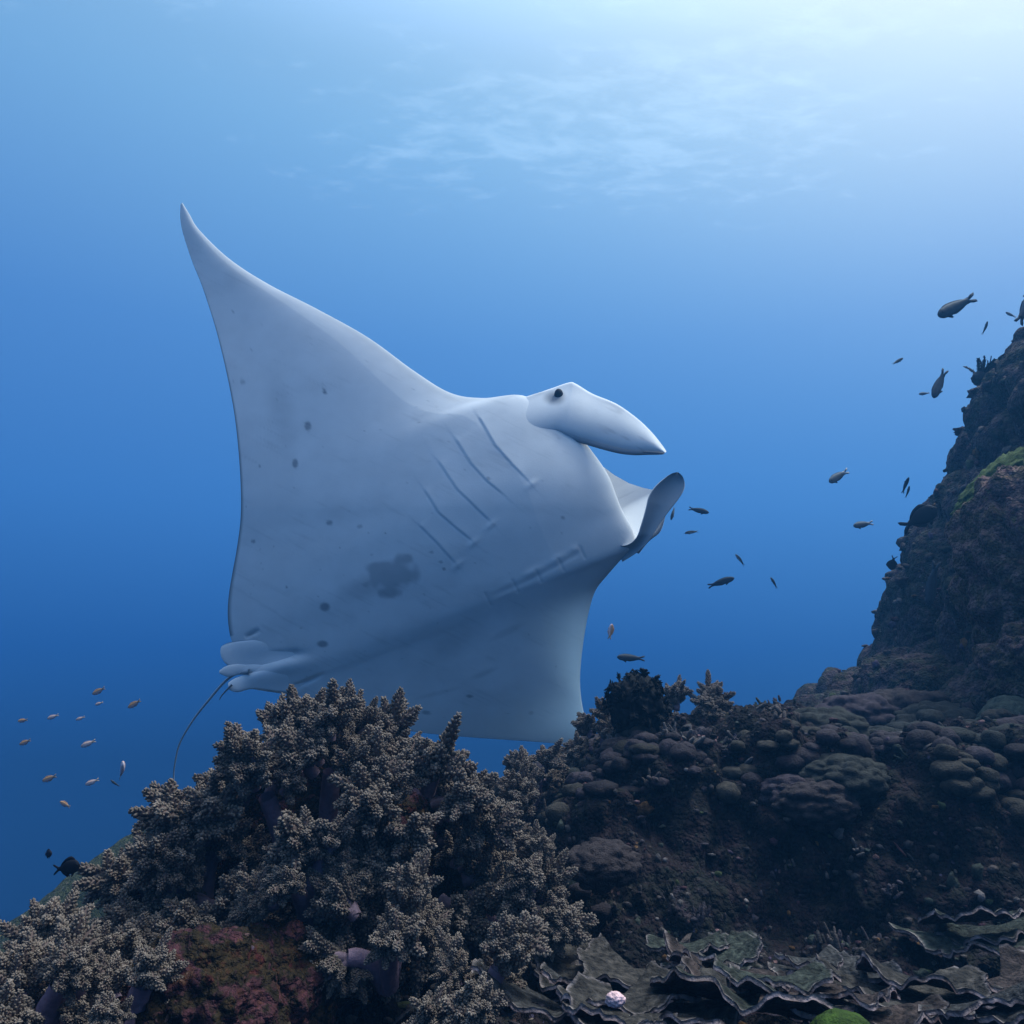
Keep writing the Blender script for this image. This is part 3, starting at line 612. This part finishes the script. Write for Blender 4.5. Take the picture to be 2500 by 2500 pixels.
def plate(name, label, px, py, y, rad, seed, tilt=(-.1, .1), ang=(-200, 20), col=(.10, .085, .085)):
    r = np.random.default_rng(seed); t = thing(name, label, 'coral', at(px, py + (45 if py < 2400 else 10), y) + np.array([0, 0, .0]), 'plate corals on the ledge')
    t.rotation_euler = (0, 0, .3 * ((seed * 3) % 5 - 2))
    for k in range(3 if seed % 2 else 2):        # whorls: a broad one below, smaller ones above and beside
        o = put('plate', plate_mesh(rad * (.84, .60, .46)[k], seed * 3 + k, ang, np.asarray(col) * r.uniform(.8, 1.2)), M_PLATE, t)
        o.location = (0, 0, 0) if k == 0 else (r.uniform(-.4, .4) * rad, r.uniform(-.1, .25) * rad, rad * (.09, .16)[k - 1])
        o.rotation_euler = (tilt[0] - .30 + r.uniform(-.14, .14), tilt[1] + r.uniform(-.15, .15), r.uniform(-.5, .5))
    return t
PL = [(1480, 2335, 1.85, .22, (.30, .08), 'broad plate coral just right of the soft corals with a long pale lip'),
      (1700, 2310, 1.95, .19, (.32, -.10), 'plate coral at the back of the ledge in the middle of the plates'),
      (1830, 2360, 1.70, .20, (.26, .14), 'wavy plate coral in the centre of the ledge'),
      (2050, 2330, 1.80, .16, (.28, -.06), 'smaller plate coral behind the wavy central plate'),
      (2200, 2370, 1.66, .20, (.24, .10), 'curled plate coral with a bright pink lip right of centre'),
      (2420, 2245, 1.95, .22, (.30, -.16), 'highest plate coral at the right edge of the picture'),
      (2440, 2390, 1.62, .18, (.26, -.1), 'plate coral at the right edge below the highest plate'),
      (1350, 2440, 1.55, .16, (.22, .30), 'dark maroon plate coral standing beside the bottom soft coral'),
      (1640, 2440, 1.50, .20, (.20, -.06), 'plate coral in front with a rounded grey tongue'),
      (1880, 2450, 1.46, .20, (.20, .06), 'frontmost plate coral with a yellowish rim near the green sponge'),
      (2130, 2450, 1.44, .15, (.18, -.12), 'front plate coral to the right of the green sponge'),
      (2400, 2490, 1.36, .17, (.2, -.2), 'plate coral in the bottom right corner'),
      (1560, 2490, 1.36, .14, (.15, .1), 'pale plate fragment at the bottom edge under the pink tunicate')]
for i, (px, py, y, rd, tl, lb) in enumerate(PL):
    plate('plate_coral', lb, px, py, y, rd, 300 + i, tl, (-215 + 10 * (i % 3), 35 - 8 * (i % 4)), [(.046, .038, .032), (.038, .042, .032), (.050, .034, .030), (.044, .040, .038)][i % 4])

# ------------------------------------------------------------------ rocks, boulder corals, sponges
def rock(name, label, cat, px, py, y, r, seed, mat, col=(1, 1, 1), sub=5, amp=.25, knob=.14, kf=4, group=None, kind=None, fine=.05):
    V, F = blob(r, sub, seed, amp, 2.0, knob, kf, fine); m = MB(); m.add(V, F, col); o = put(name, m.mesh(name), mat); o.location = at(px, py, y)
    if kind: o['kind'] = kind
    else: tag(o, label, cat, group)
    return o
rock('encrusted_rock', 'rock crusted with red and pink growth low in the left foreground', 'rock', 640, 2465, 1.62, (.115, .13, .135), 400, M_NEAR, sub=6)
rock('encrusted_rock', 'dark encrusted rock at the bottom edge between the left soft corals', 'rock', 480, 2490, 1.45, (.13, .14, .12), 401, M_NEAR, sub=6)
rock('encrusted_rock', 'encrusted rock showing under the stalks of the largest soft coral', 'rock', 790, 2150, 2.04, (.26, .15, .22), 402, M_NEAR, sub=6)
rock('reef_outcrop', 'brown pitted rock outcrop at the right edge in front of the cliff', 'rock', 2545, 1400, 3.15, (.27, .30, .40), 403, M_OUT, sub=6, amp=.3, knob=.2, kf=3)
rock('reef_outcrop', 'lower brown outcrop at the right edge under the pitted rock', 'rock', 2560, 1640, 3.0, (.18, .25, .18), 404, M_OUT, sub=6, amp=.3, knob=.2, kf=3)
rock('green_algae', 'bright green algae mat draped over the top of the right outcrop', 'algae', 2430, 1185, 3.35, (.20, .12, .065), 405, M_GROWTH, col=(.050, .072, .012), amp=.3, knob=.25, kf=6).rotation_euler = (0, R(-42), 0)
rock('green_algae', 'small green algae patch in the dark recess of the cliff', 'algae', 2405, 1432, 3.2, (.045, .05, .03), 406, M_GROWTH, col=(.10, .17, .03), amp=.3, knob=.25)
rock('green_sponge', 'smooth green ball sponge at the bottom edge among the plates', 'sponge', 2062, 2548, 1.30, (.05, .045, .042), 407, M_GROWTH, col=(.030, .055, .006), amp=.1, knob=.05, fine=.01)
rock('tunicate', 'pale pink tunicate lying among the plate corals at the bottom', 'tunicate', 1502, 2440, 1.24, (.013, .010, .009), 408, M_GROWTH, col=(.72, .45, .44), sub=4, amp=.25)
LOBES = [(1560, 1330 + 520, 2.75, .10), (2010, 1800, 2.95, .12), (2100, 1760, 3.35, .13), (2210, 1760, 3.4, .16), (2290, 1790, 3.2, .14), (2330, 1850, 2.9, .12), (1950, 1830, 2.8, .09), (1880, 1790, 3.1, .09), (2080, 1840, 2.75, .08),
         (1990, 1960, 2.45, .085), (2060, 1905, 2.5, .09), (1940, 1940, 2.5, .07), (1470, 2110, 2.2, .07)]
LL = ['knobby brown coral mound just under the black feather star', 'rounded coral mound left of the lumpy crest at the foot of the cliff', 'wide low coral mound on the crest near the cliff foot', 'biggest rounded coral mound against the cliff foot',
      'rounded coral mound with pale flecks right of the biggest mound', 'coral mound below the pale-flecked mound', 'small coral mound in front of the crest mounds', 'low coral mound in the middle of the crest', 'smallest coral mound in front of the cliff foot',
      'smooth purple coral knob hanging on the dark step', 'grey-purple coral shelf above the smooth purple knob', 'little coral knob left of the purple shelf', 'pale purple coral knob low on the step beside the soft corals']
for i, ((px, py, y, rd), lb) in enumerate(zip(LOBES, LL)):
    rock('boulder_coral', lb, 'coral', px, py, y, (rd * 1.25, rd, rd * .72), 420 + i, M_MOUND, col=[(.042, .031, .031), (.037, .036, .031), (.055, .040, .047)][i % 3], amp=.18, knob=.30, kf=3.2, group='boulder corals on the reef', fine=.03)
for i, (px, py, rd) in enumerate([(2470, 1770, .10), (2425, 1800, .075), (2510, 1810, .09)]):
    rock('round_coral', ['upper greenish round coral head at the right edge', 'left greenish round coral head at the right edge', 'greenish round coral head touching the right edge'][i], 'coral', px, py, 2.9, (rd, rd, rd * .95), 440 + i, M_MOUND, col=(.055, .065, .05), amp=.08, knob=.12, kf=2.5, group='round coral heads', fine=.015)

# small encrusting growth, too small and many to count
def growth():
    r = np.random.default_rng(55); m = MB(); V1_, F1_ = ICO[1]; V2_, F2_ = ICO[2]
    var1 = [V1_ * (1 + .5 * vnoise(V1_ * 1.9 + i * 9.1, 3))[:, None] for i in range(16)]; var2 = [V2_ * (1 + .65 * vnoise(V2_ * 2.3 + i * 9.1, 3))[:, None] for i in range(16)]
    pal = np.array([(.07, .06, .06), (.09, .07, .08), (.06, .07, .055), (.12, .09, .08), (.16, .13, .12), (.10, .04, .05), (.30, .24, .22), (.28, .15, .15), (.22, .10, .03), (.10, .12, .05), (.15, .10, .16)])
    pw = np.array([.2, .18, .16, .13, .10, .09, .03, .03, .02, .03, .03]); pw /= pw.sum()
    Pf = REEF_P.reshape(-1, 3); Nf = REEF_N.reshape(-1, 3); ok = np.where((Pf[:, 1] > 1.1) & (Pf[:, 1] < 4.2) & (Pf[:, 0] > -1.4) & (Pf[:, 0] < 2.6) & (Pf[:, 2] > -1.2))[0]
    w = 1 / Pf[ok, 1] ** .3
    def lumps(Ps, Ns, idx, smin, smax):
        for i in idx:
            s = r.uniform(smin, smax) * (1.6 if r.random() < .08 else 1); c = pal[r.choice(len(pal), p=pw)] * r.uniform(.7, 1.3)
            vv, ff = (var2[i % 16], F2_) if s > .013 else (var1[i % 16], F1_)
            v = vv * s * r.uniform(.4, 1.7, 3); m.add(Ps[i] + Ns[i] * s * .1 + v, ff, c * .5)
    lumps(Pf, Nf, r.choice(ok, 9000, replace=False, p=w / w.sum()), .003, .011)
    Cf = CL_P.reshape(-1, 3); Nc = CL_N.reshape(-1, 3); ok = np.where((Cf[:, 1] > 2.8) & (Cf[:, 1] < 6) & (Cf[:, 2] > -.4) & (Cf[:, 2] < 2.6))[0]
    lumps(Cf, Nc, r.choice(ok, 900, replace=False), .006, .022)
    # rounded knobs of encrusting coral, in patches
    V3_, F3_ = ICO[3]; var3 = [V3_ * (1 + .22 * fbm(V3_ * 1.6 + k * 7.7, 3, 5) + .10 * bumps(V3_ * 3 + k, 6))[:, None] for k in range(10)]
    okk = np.where((Pf[:, 1] > 2.05) & (Pf[:, 1] < 3.9) & (Pf[:, 0] > -.1) & (Pf[:, 0] < 2.4) & (Pf[:, 2] > -.62))[0]
    kt = np.array([Pf[k] for k in okk[::7]]); kn = np.array([Nf[k] for k in okk[::7]])
    wk = sstep(-.55, -.22, kt[:, 2]) + .06
    for q0 in r.choice(len(kt), 95, replace=False, p=wk / wk.sum()):
        near = np.where(((kt - kt[q0]) ** 2).sum(1) < r.uniform(.07, .16) ** 2)[0]; c0 = np.array([(.020, .014, .017), (.017, .017, .015), (.028, .020, .024), (.022, .018, .014)][r.integers(4)]) * r.uniform(.7, 1.4)
        for j in r.choice(near, min(len(near), r.integers(5, 12)), replace=False):
            s = r.uniform(.016, .042); v = var3[r.integers(10)] * s * np.array([r.uniform(.9, 1.4), r.uniform(.9, 1.4), r.uniform(.6, .9)]); m.add(kt[j] - kn[j] * s * .05 + v, F3_, c0 * r.uniform(.8, 1.25))
    # clumps of stubby fingers and thin frills
    ok2 = np.where((Pf[:, 1] > 1.3) & (Pf[:, 1] < 4.0) & (Pf[:, 0] > -.6) & (Pf[:, 0] < 2.4) & (Pf[:, 2] > -.9))[0]; w2 = 1 / Pf[ok2, 1] ** .5
    for i in r.choice(ok2, 260, replace=False, p=w2 / w2.sum()):
        c = pal[r.choice([0, 1, 2, 3, 4])] * r.uniform(.4, .8); sc_ = r.uniform(.6, 1.3)
        for k in range(r.integers(7, 16)):
            dv = Nf[i] + np.array([0, 0, .7]) + r.normal(0, .55, 3); dv /= np.linalg.norm(dv); b0 = Pf[i] + r.normal(0, .012, 3) * sc_; ln = r.uniform(.018, .04) * sc_; rd = r.uniform(.0035, .007) * sc_
            V, F = tube([b0, b0 + dv * ln * .5, b0 + dv * ln * .9, b0 + dv * ln], [rd, rd * 1.05, rd * .8, rd * .2], 6); m.add(V, F, c)
    for i in r.choice(ok2, 260, replace=False, p=w2 / w2.sum()):
        c = pal[r.choice(len(pal), p=pw)] * r.uniform(.4, .8); s = r.uniform(.007, .017); v = var2[i % 16] * np.array([s, s, s * .4]); a1, a2 = r.normal(0, .5, 2)
        v = v + np.stack([0 * v[:, 0], 0 * v[:, 0], a1 * v[:, 0] + a2 * v[:, 1] + 8 * v[:, 0] * v[:, 1]], -1); m.add(Pf[i] + Nf[i] * s * .25 + v, F2_, c)
    o = put('reef_growth', m.mesh('reef_growth'), M_GROWTH, kind='stuff')
    o['label'] = 'small crusts, sponges and coral rubble covering the reef'; o['category'] = 'reef growth'
growth()

# ------------------------------------------------------------------ fish
def fish_mesh(depth, width, prof, col, belly, tailc, fork, bend, finh):
    """unit-length fish along +X (head at x=0, tail tip at x=-1); returns meshes of body and fins"""
    n, k = 34, 18; s = np.linspace(0, 1, n); h = np.interp(s, prof[0], prof[1]) * depth * .5; w = np.interp(s, prof[0], prof[1]) * width * .5
    h = np.convolve(np.pad(h, 2, 'edge'), [.1, .2, .4, .2, .1], 'valid'); h[0] = .004; w[0] = .004
    x = -s * .82; yb = bend * np.maximum(0, s - .25) ** 2
    th = np.linspace(0, 2 * np.pi, k, endpoint=False)
    V = np.stack([np.repeat(x[:, None], k, 1), yb[:, None] + w[:, None] * np.cos(th), h[:, None] * np.sin(th)], -1)
    F = [(i * k + j, i * k + (j + 1) % k, (i + 1) * k + (j + 1) % k, (i + 1) * k + j) for i in range(n - 1) for j in range(k)]
    b = sstep(-.2, .8, -np.sin(th))[None, :, None]; cc = np.asarray(col) * (1 - b) + np.asarray(belly) * b + 0 * V
    tt = sstep(.8, 1, s)[:, None, None]; cc = cc * (1 - tt) + np.asarray(tailc) * tt
    mb = MB(); mb.add(V.reshape(-1, 3), np.array(F), cc.reshape(-1, 3))
    def fin(top, bot, y0, col, th=.006):
        m = MB(); a = np.array(top); b_ = np.array(bot); q = len(a); Vv = []
        for sgn in (-1, 1):
            for P2 in (a, b_):
                for (fx, fz) in P2: Vv.append((fx, bend * max(0, -fx / .82 - .25) ** 2 + sgn * th, fz))
        Ff = []
        for i in range(q - 1):
            Ff += [(i, i + 1, q + i + 1, q + i), (2 * q + i + 1, 2 * q + i, 3 * q + i, 3 * q + i + 1), (i + 1, i, 2 * q + i, 2 * q + i + 1), (q + i, q + i + 1, 3 * q + i + 1, 3 * q + i)]
        Ff += [(0, q, 3 * q, 2 * q), (q - 1, 3 * q - 1, 4 * q - 1, 2 * q - 1)]
        m.add(np.array(Vv), np.array(Ff), col); return m
    hp = h[-3]; sp = depth * .5 * (.62 + fork * .2)
    tl = fin([(-.80, hp), (-.86, sp * .6), (-.93, sp * .9), (-1.0, sp)], [(-.80, -.0), (-.85, .0), (-.90 + .10 * (1 - fork), hp * .2), (-.985 + .0 * fork, sp * (1 - .55 * fork) if fork > .3 else 0)], 0, tailc)
    tl2 = fin([(-.80, 0), (-.85, 0), (-.90 + .10 * (1 - fork), -hp * .2), (-.985, -sp * (1 - .55 * fork) if fork > .3 else 0)], [(-.80, -hp), (-.86, -sp * .6), (-.93, -sp * .9), (-1.0, -sp)], 0, tailc)
    tl.V += tl2.V; tl.F += [f + tl.n for f in tl2.F]; tl.Cc += tl2.Cc; tl.n += tl2.n
    xs = np.linspace(.22, .88, 9); hh = np.interp(xs, s, h)
    fh = finh * depth * np.array([.25, .8, 1, 1, .95, .9, .85, .7, .1])
    df = fin([(-a * .82, b_ + f_) for a, b_, f_ in zip(xs, hh, fh)], [(-a * .82, b_ * .9) for a, b_ in zip(xs, hh)], 0, col)
    xs2 = np.linspace(.50, .88, 6); hh = np.interp(xs2, s, h); fh = finh * depth * np.array([.2, 1, .95, .85, .7, .1])
    af = fin([(-a * .82, -b_ * .9) for a, b_ in zip(xs2, hh)], [(-a * .82, -b_ - f_) for a, b_, f_ in zip(xs2, hh, fh)], 0, np.asarray(col) * .9)
    pf_ = fin([(-.24, -depth * .42), (-.29, -depth * .42), (-.34, -depth * .45)], [(-.25, -depth * .50), (-.33, -depth * .68), (-.36, -depth * .66)], 0, col)
    ey = MB()
    for sg in (-1, 1): ey.add(ev * depth * .055 + np.array([-.10, sg * float(np.interp(.12, s, w)) * .9, depth * .10]), ef, (.01, .01, .012))
    return {k_: m_.mesh(k_) for k_, m_ in (('body', mb), ('tail_fin', tl), ('dorsal_fin', df), ('anal_fin', af), ('pelvic_fin', pf_), ('eye', ey))}
SL = ([0, .05, .15, .35, .6, .85, 1], [.05, .5, .82, 1, .92, .62, .46]); DP = ([0, .06, .18, .4, .62, .86, 1], [.05, .45, .85, 1, .85, .32, .26])
KINDS = {
    'slender': fish_mesh(.23, .14, SL, (.035, .045, .06), (.08, .10, .13), (.05, .06, .08), 1.0, .12, .07),
    'thin': fish_mesh(.19, .12, SL, (.05, .06, .07), (.14, .16, .18), (.06, .07, .08), .6, -.25, .06),
    'pale': fish_mesh(.28, .15, SL, (.13, .15, .17), (.24, .26, .30), (.40, .42, .46), 1.0, .10, .07),
    'stripe': fish_mesh(.20, .13, SL, (.04, .05, .06), (.38, .42, .48), (.06, .07, .08), .5, -.35, .05),
    'dark': fish_mesh(.52, .18, DP, (.008, .008, .012), (.010, .010, .014), (.008, .008, .012), .55, .0, .22),
    'round': fish_mesh(.60, .25, DP, (.012, .012, .02), (.016, .016, .022), (.03, .02, .02), .4, .3, .18),
    'anthias': fish_mesh(.30, .17, SL, (.45, .24, .13), (.62, .48, .52), (.40, .26, .16), .9, .12, .2),
    'anthias_pale': fish_mesh(.30, .18, SL, (.50, .34, .30), (.75, .66, .72), (.45, .33, .25), .9, -.1, .18),
    'surgeon': fish_mesh(.46, .15, DP, (.012, .012, .018), (.014, .014, .02), (.012, .012, .018), .9, .05, .2)}
for d_ in KINDS.values():
    for me in d_.values(): me.materials.append(M_FISH)
def fish(kind, label, head, tail, y, yaw=0, group=None, parts=('body', 'tail_fin', 'dorsal_fin', 'anal_fin', 'pelvic_fin', 'eye'), flip=False):
    """head and tail: photograph pixels of the snout and the tail tip at y metres; yaw turns the fish away from broadside"""
    h = Vector(at(head[0], head[1], y)); tl = Vector(at(tail[0], tail[1], y + yaw)); v = h - tl; L = v.length
    t = thing('fish', label, 'fish', (h + tl) / 2, group)
    xa = v.normalized(); up = Vector((0, 0, 1)) if abs(xa.z) < .8 else Vector((-.9 if xa.z < 0 else .9, 0, .2))
    ya = up.cross(xa).normalized(); za = xa.cross(ya)
    t.rotation_mode = 'QUATERNION'; t.rotation_quaternion = Matrix((xa, ya, za)).transposed().to_quaternion(); t.scale = (L, L, L)
    for p in parts:
        o = bpy.data.objects.new(p, KINDS[kind][p]); C.objects.link(o); o.parent = t; o.location = (.5, 0, 0)
GR = 'fish swimming beside the right cliff'; GL = 'small fish above the left slope'
FISH = [('slender', 'large slender fish highest in the water right, nose down to the left', (2290, 771), (2368, 731), 4.2, .1, GR),
        ('thin', 'small curved fish diving below the highest fish near the right edge', (2411, 784), (2402, 816), 4.6, .02, GR),
        ('pale', 'tiny pale fish near the right edge beside the cut-off forked tail', (2455, 762), (2479, 775), 4.6, .0, GR),
        ('slender', 'dark fish cut off by the right edge showing its forked tail', (2535, 700), (2477, 796), 3.6, .0, GR),
        ('thin', 'thin dark fish alone above the cliff, slanting up to the right', (2205, 874), (2175, 892), 4.6, .0, GR),
        ('slender', 'large dark fish diving steeply left of the cliff feather star', (2279, 972), (2303, 908), 4.2, .05, GR),
        ('pale', 'tiny pale fish left of the steeply diving dark fish', (2243, 962), (2268, 960), 4.6, .0, GR),
        ('thin', 'tiny thin fish touching the cliff edge below the feather star', (2370, 1026), (2357, 1011), 4.5, .0, GR),
        ('pale', 'bluish fish with a pale tail in open water left of the cliff', (2024, 1177), (2066, 1150), 4.0, .05, GR),
        ('slender', 'upper of two dark fish side by side close to the cliff', (2219, 1165), (2201, 1203), 4.3, .05, GR),
        ('thin', 'lower of two dark fish side by side close to the cliff', (2220, 1186), (2214, 1216), 4.3, .02, GR),
        ('pale', 'pale-tailed horizontal fish between open water and the cliff', (2083, 1284), (2128, 1277), 4.0, .03, GR),
        ('round', 'dark stubby fish head down beside the steep cliff edge', (2176, 1392), (2180, 1358), 4.2, .0, GR),
        ('surgeon', 'black surgeonfish nosing into the cliff, tail toward open water', (2288, 1240), (2200, 1290), 3.85, .1, GR),
        ('slender', 'faint grey fish with a forked tail hanging in the cliff shadow', (2268, 1480), (2281, 1372), 3.9, .0, GR),
        ('slender', 'dark fish facing right just beyond the manta ray head', (1731, 1252), (1680, 1240), 4.1, .05, GR),
        ('thin', 'small fish hanging under the tip of the manta ray lower head fin', (1638, 1270), (1648, 1236), 4.2, .0, GR),
        ('stripe', 'slender striped fish below the fish facing the manta ray', (1671, 1302), (1708, 1295), 4.1, .0, GR),
        ('stripe', 'curved striped fish in the middle of the open blue water', (1795, 1353), (1820, 1380), 4.2, .0, GR),
        ('slender', 'big dark fish curving up to the right in the open blue water', (1793, 1411), (1727, 1431), 3.9, .05, GR),
        ('thin', 'small slanting fish right of the big curving fish', (1881, 1409), (1899, 1436), 4.2, .0, GR),
        ('slender', 'dark fish peeking out behind the crest soft coral', (1677, 1690), (1722, 1722), 3.5, .0, GR),
        ('slender', 'dark oval fish facing the manta ray low wing', (1506, 1604), (1570, 1608), 3.7, .05, GR),
        ('anthias', 'little brown fish swimming upward right of the manta ray wing', (1494, 1523), (1487, 1561), 3.8, .0, GR),
        ('anthias', 'orange-brown fish highest of the small group at the left', (225, 1695), (258, 1679), 2.8, .0, GL),
        ('anthias_pale', 'short pale fish just under the highest of the left group', (232, 1721), (251, 1714), 2.9, .0, GL),
        ('anthias', 'orange-brown fish farthest right of the left group', (312, 1728), (345, 1709), 2.8, .0, GL),
        ('anthias', 'dull fish at the far left in the upper row of the left group', (43, 1761), (69, 1757), 2.9, .0, GL),
        ('anthias_pale', 'pale fish second from the left in the upper row of the left group', (115, 1755), (142, 1745), 2.8, .0, GL),
        ('anthias_pale', 'pale fish in the middle of the upper row of the left group', (185, 1758), (206, 1750), 2.9, .0, GL),
        ('anthias', 'brown fish at the far left in the middle row of the left group', (47, 1818), (77, 1806), 2.8, .0, GL),
        ('anthias_pale', 'white-bellied fish in the middle row of the left group', (197, 1823), (232, 1808), 2.7, .0, GL),
        ('anthias_pale', 'pale fish turned head up nearest the large soft coral', (300, 1860), (299, 1897), 2.7, .06, GL),
        ('anthias', 'pinkish fish at the left in the lowest row of the left group', (103, 1907), (140, 1893), 2.7, .0, GL),
        ('anthias_pale', 'white-headed fish at the right in the lowest row of the left group', (208, 1916), (240, 1903), 2.7, .0, GL),
        ('thin', 'tiny dark fish below the head-up pale fish at the left', (270, 1904), (290, 1921), 2.8, .0, GL),
        ('anthias', 'faint brown fish below the left group, slanting down to the right', (146, 1957), (173, 1970), 2.9, .0, GL),
        ('round', 'small black round fish above the left slope', (127, 2083), (103, 2087), 2.4, .008, GL),
        ('dark', 'larger black damselfish beside the left soft coral', (196, 2112), (130, 2124), 1.75, .0, GL)]
for f in FISH: fish(*f)

# ------------------------------------------------------------------ the blue of the water between things
def haze():
    lo = np.array([-24, -12, -7.2]); hi = np.array([24, 28, 7.2])
    V = [(lo[0] if i & 1 == 0 else hi[0], lo[1] if i & 2 == 0 else hi[1], lo[2] if i & 4 == 0 else hi[2]) for i in range(8)]
    F = [(0, 2, 3, 1), (4, 5, 7, 6), (0, 1, 5, 4), (2, 6, 7, 3), (0, 4, 6, 2), (1, 3, 7, 5)]
    me = mesh_np('haze', V, F, smooth=False); m = bpy.data.materials.new('haze'); m.use_nodes = True; t = m.node_tree; t.nodes.clear()
    pv = N(t, 'ShaderNodeVolumePrincipled'); pv.inputs['Color'].default_value = (.09, .36, .80, 1); pv.inputs['Density'].default_value = .020; pv.inputs['Anisotropy'].default_value = .35
    out = N(t, 'ShaderNodeOutputMaterial'); t.links.new(pv.outputs[0], out.inputs['Volume'])
    put('haze', me, m, kind='stuff')
haze()
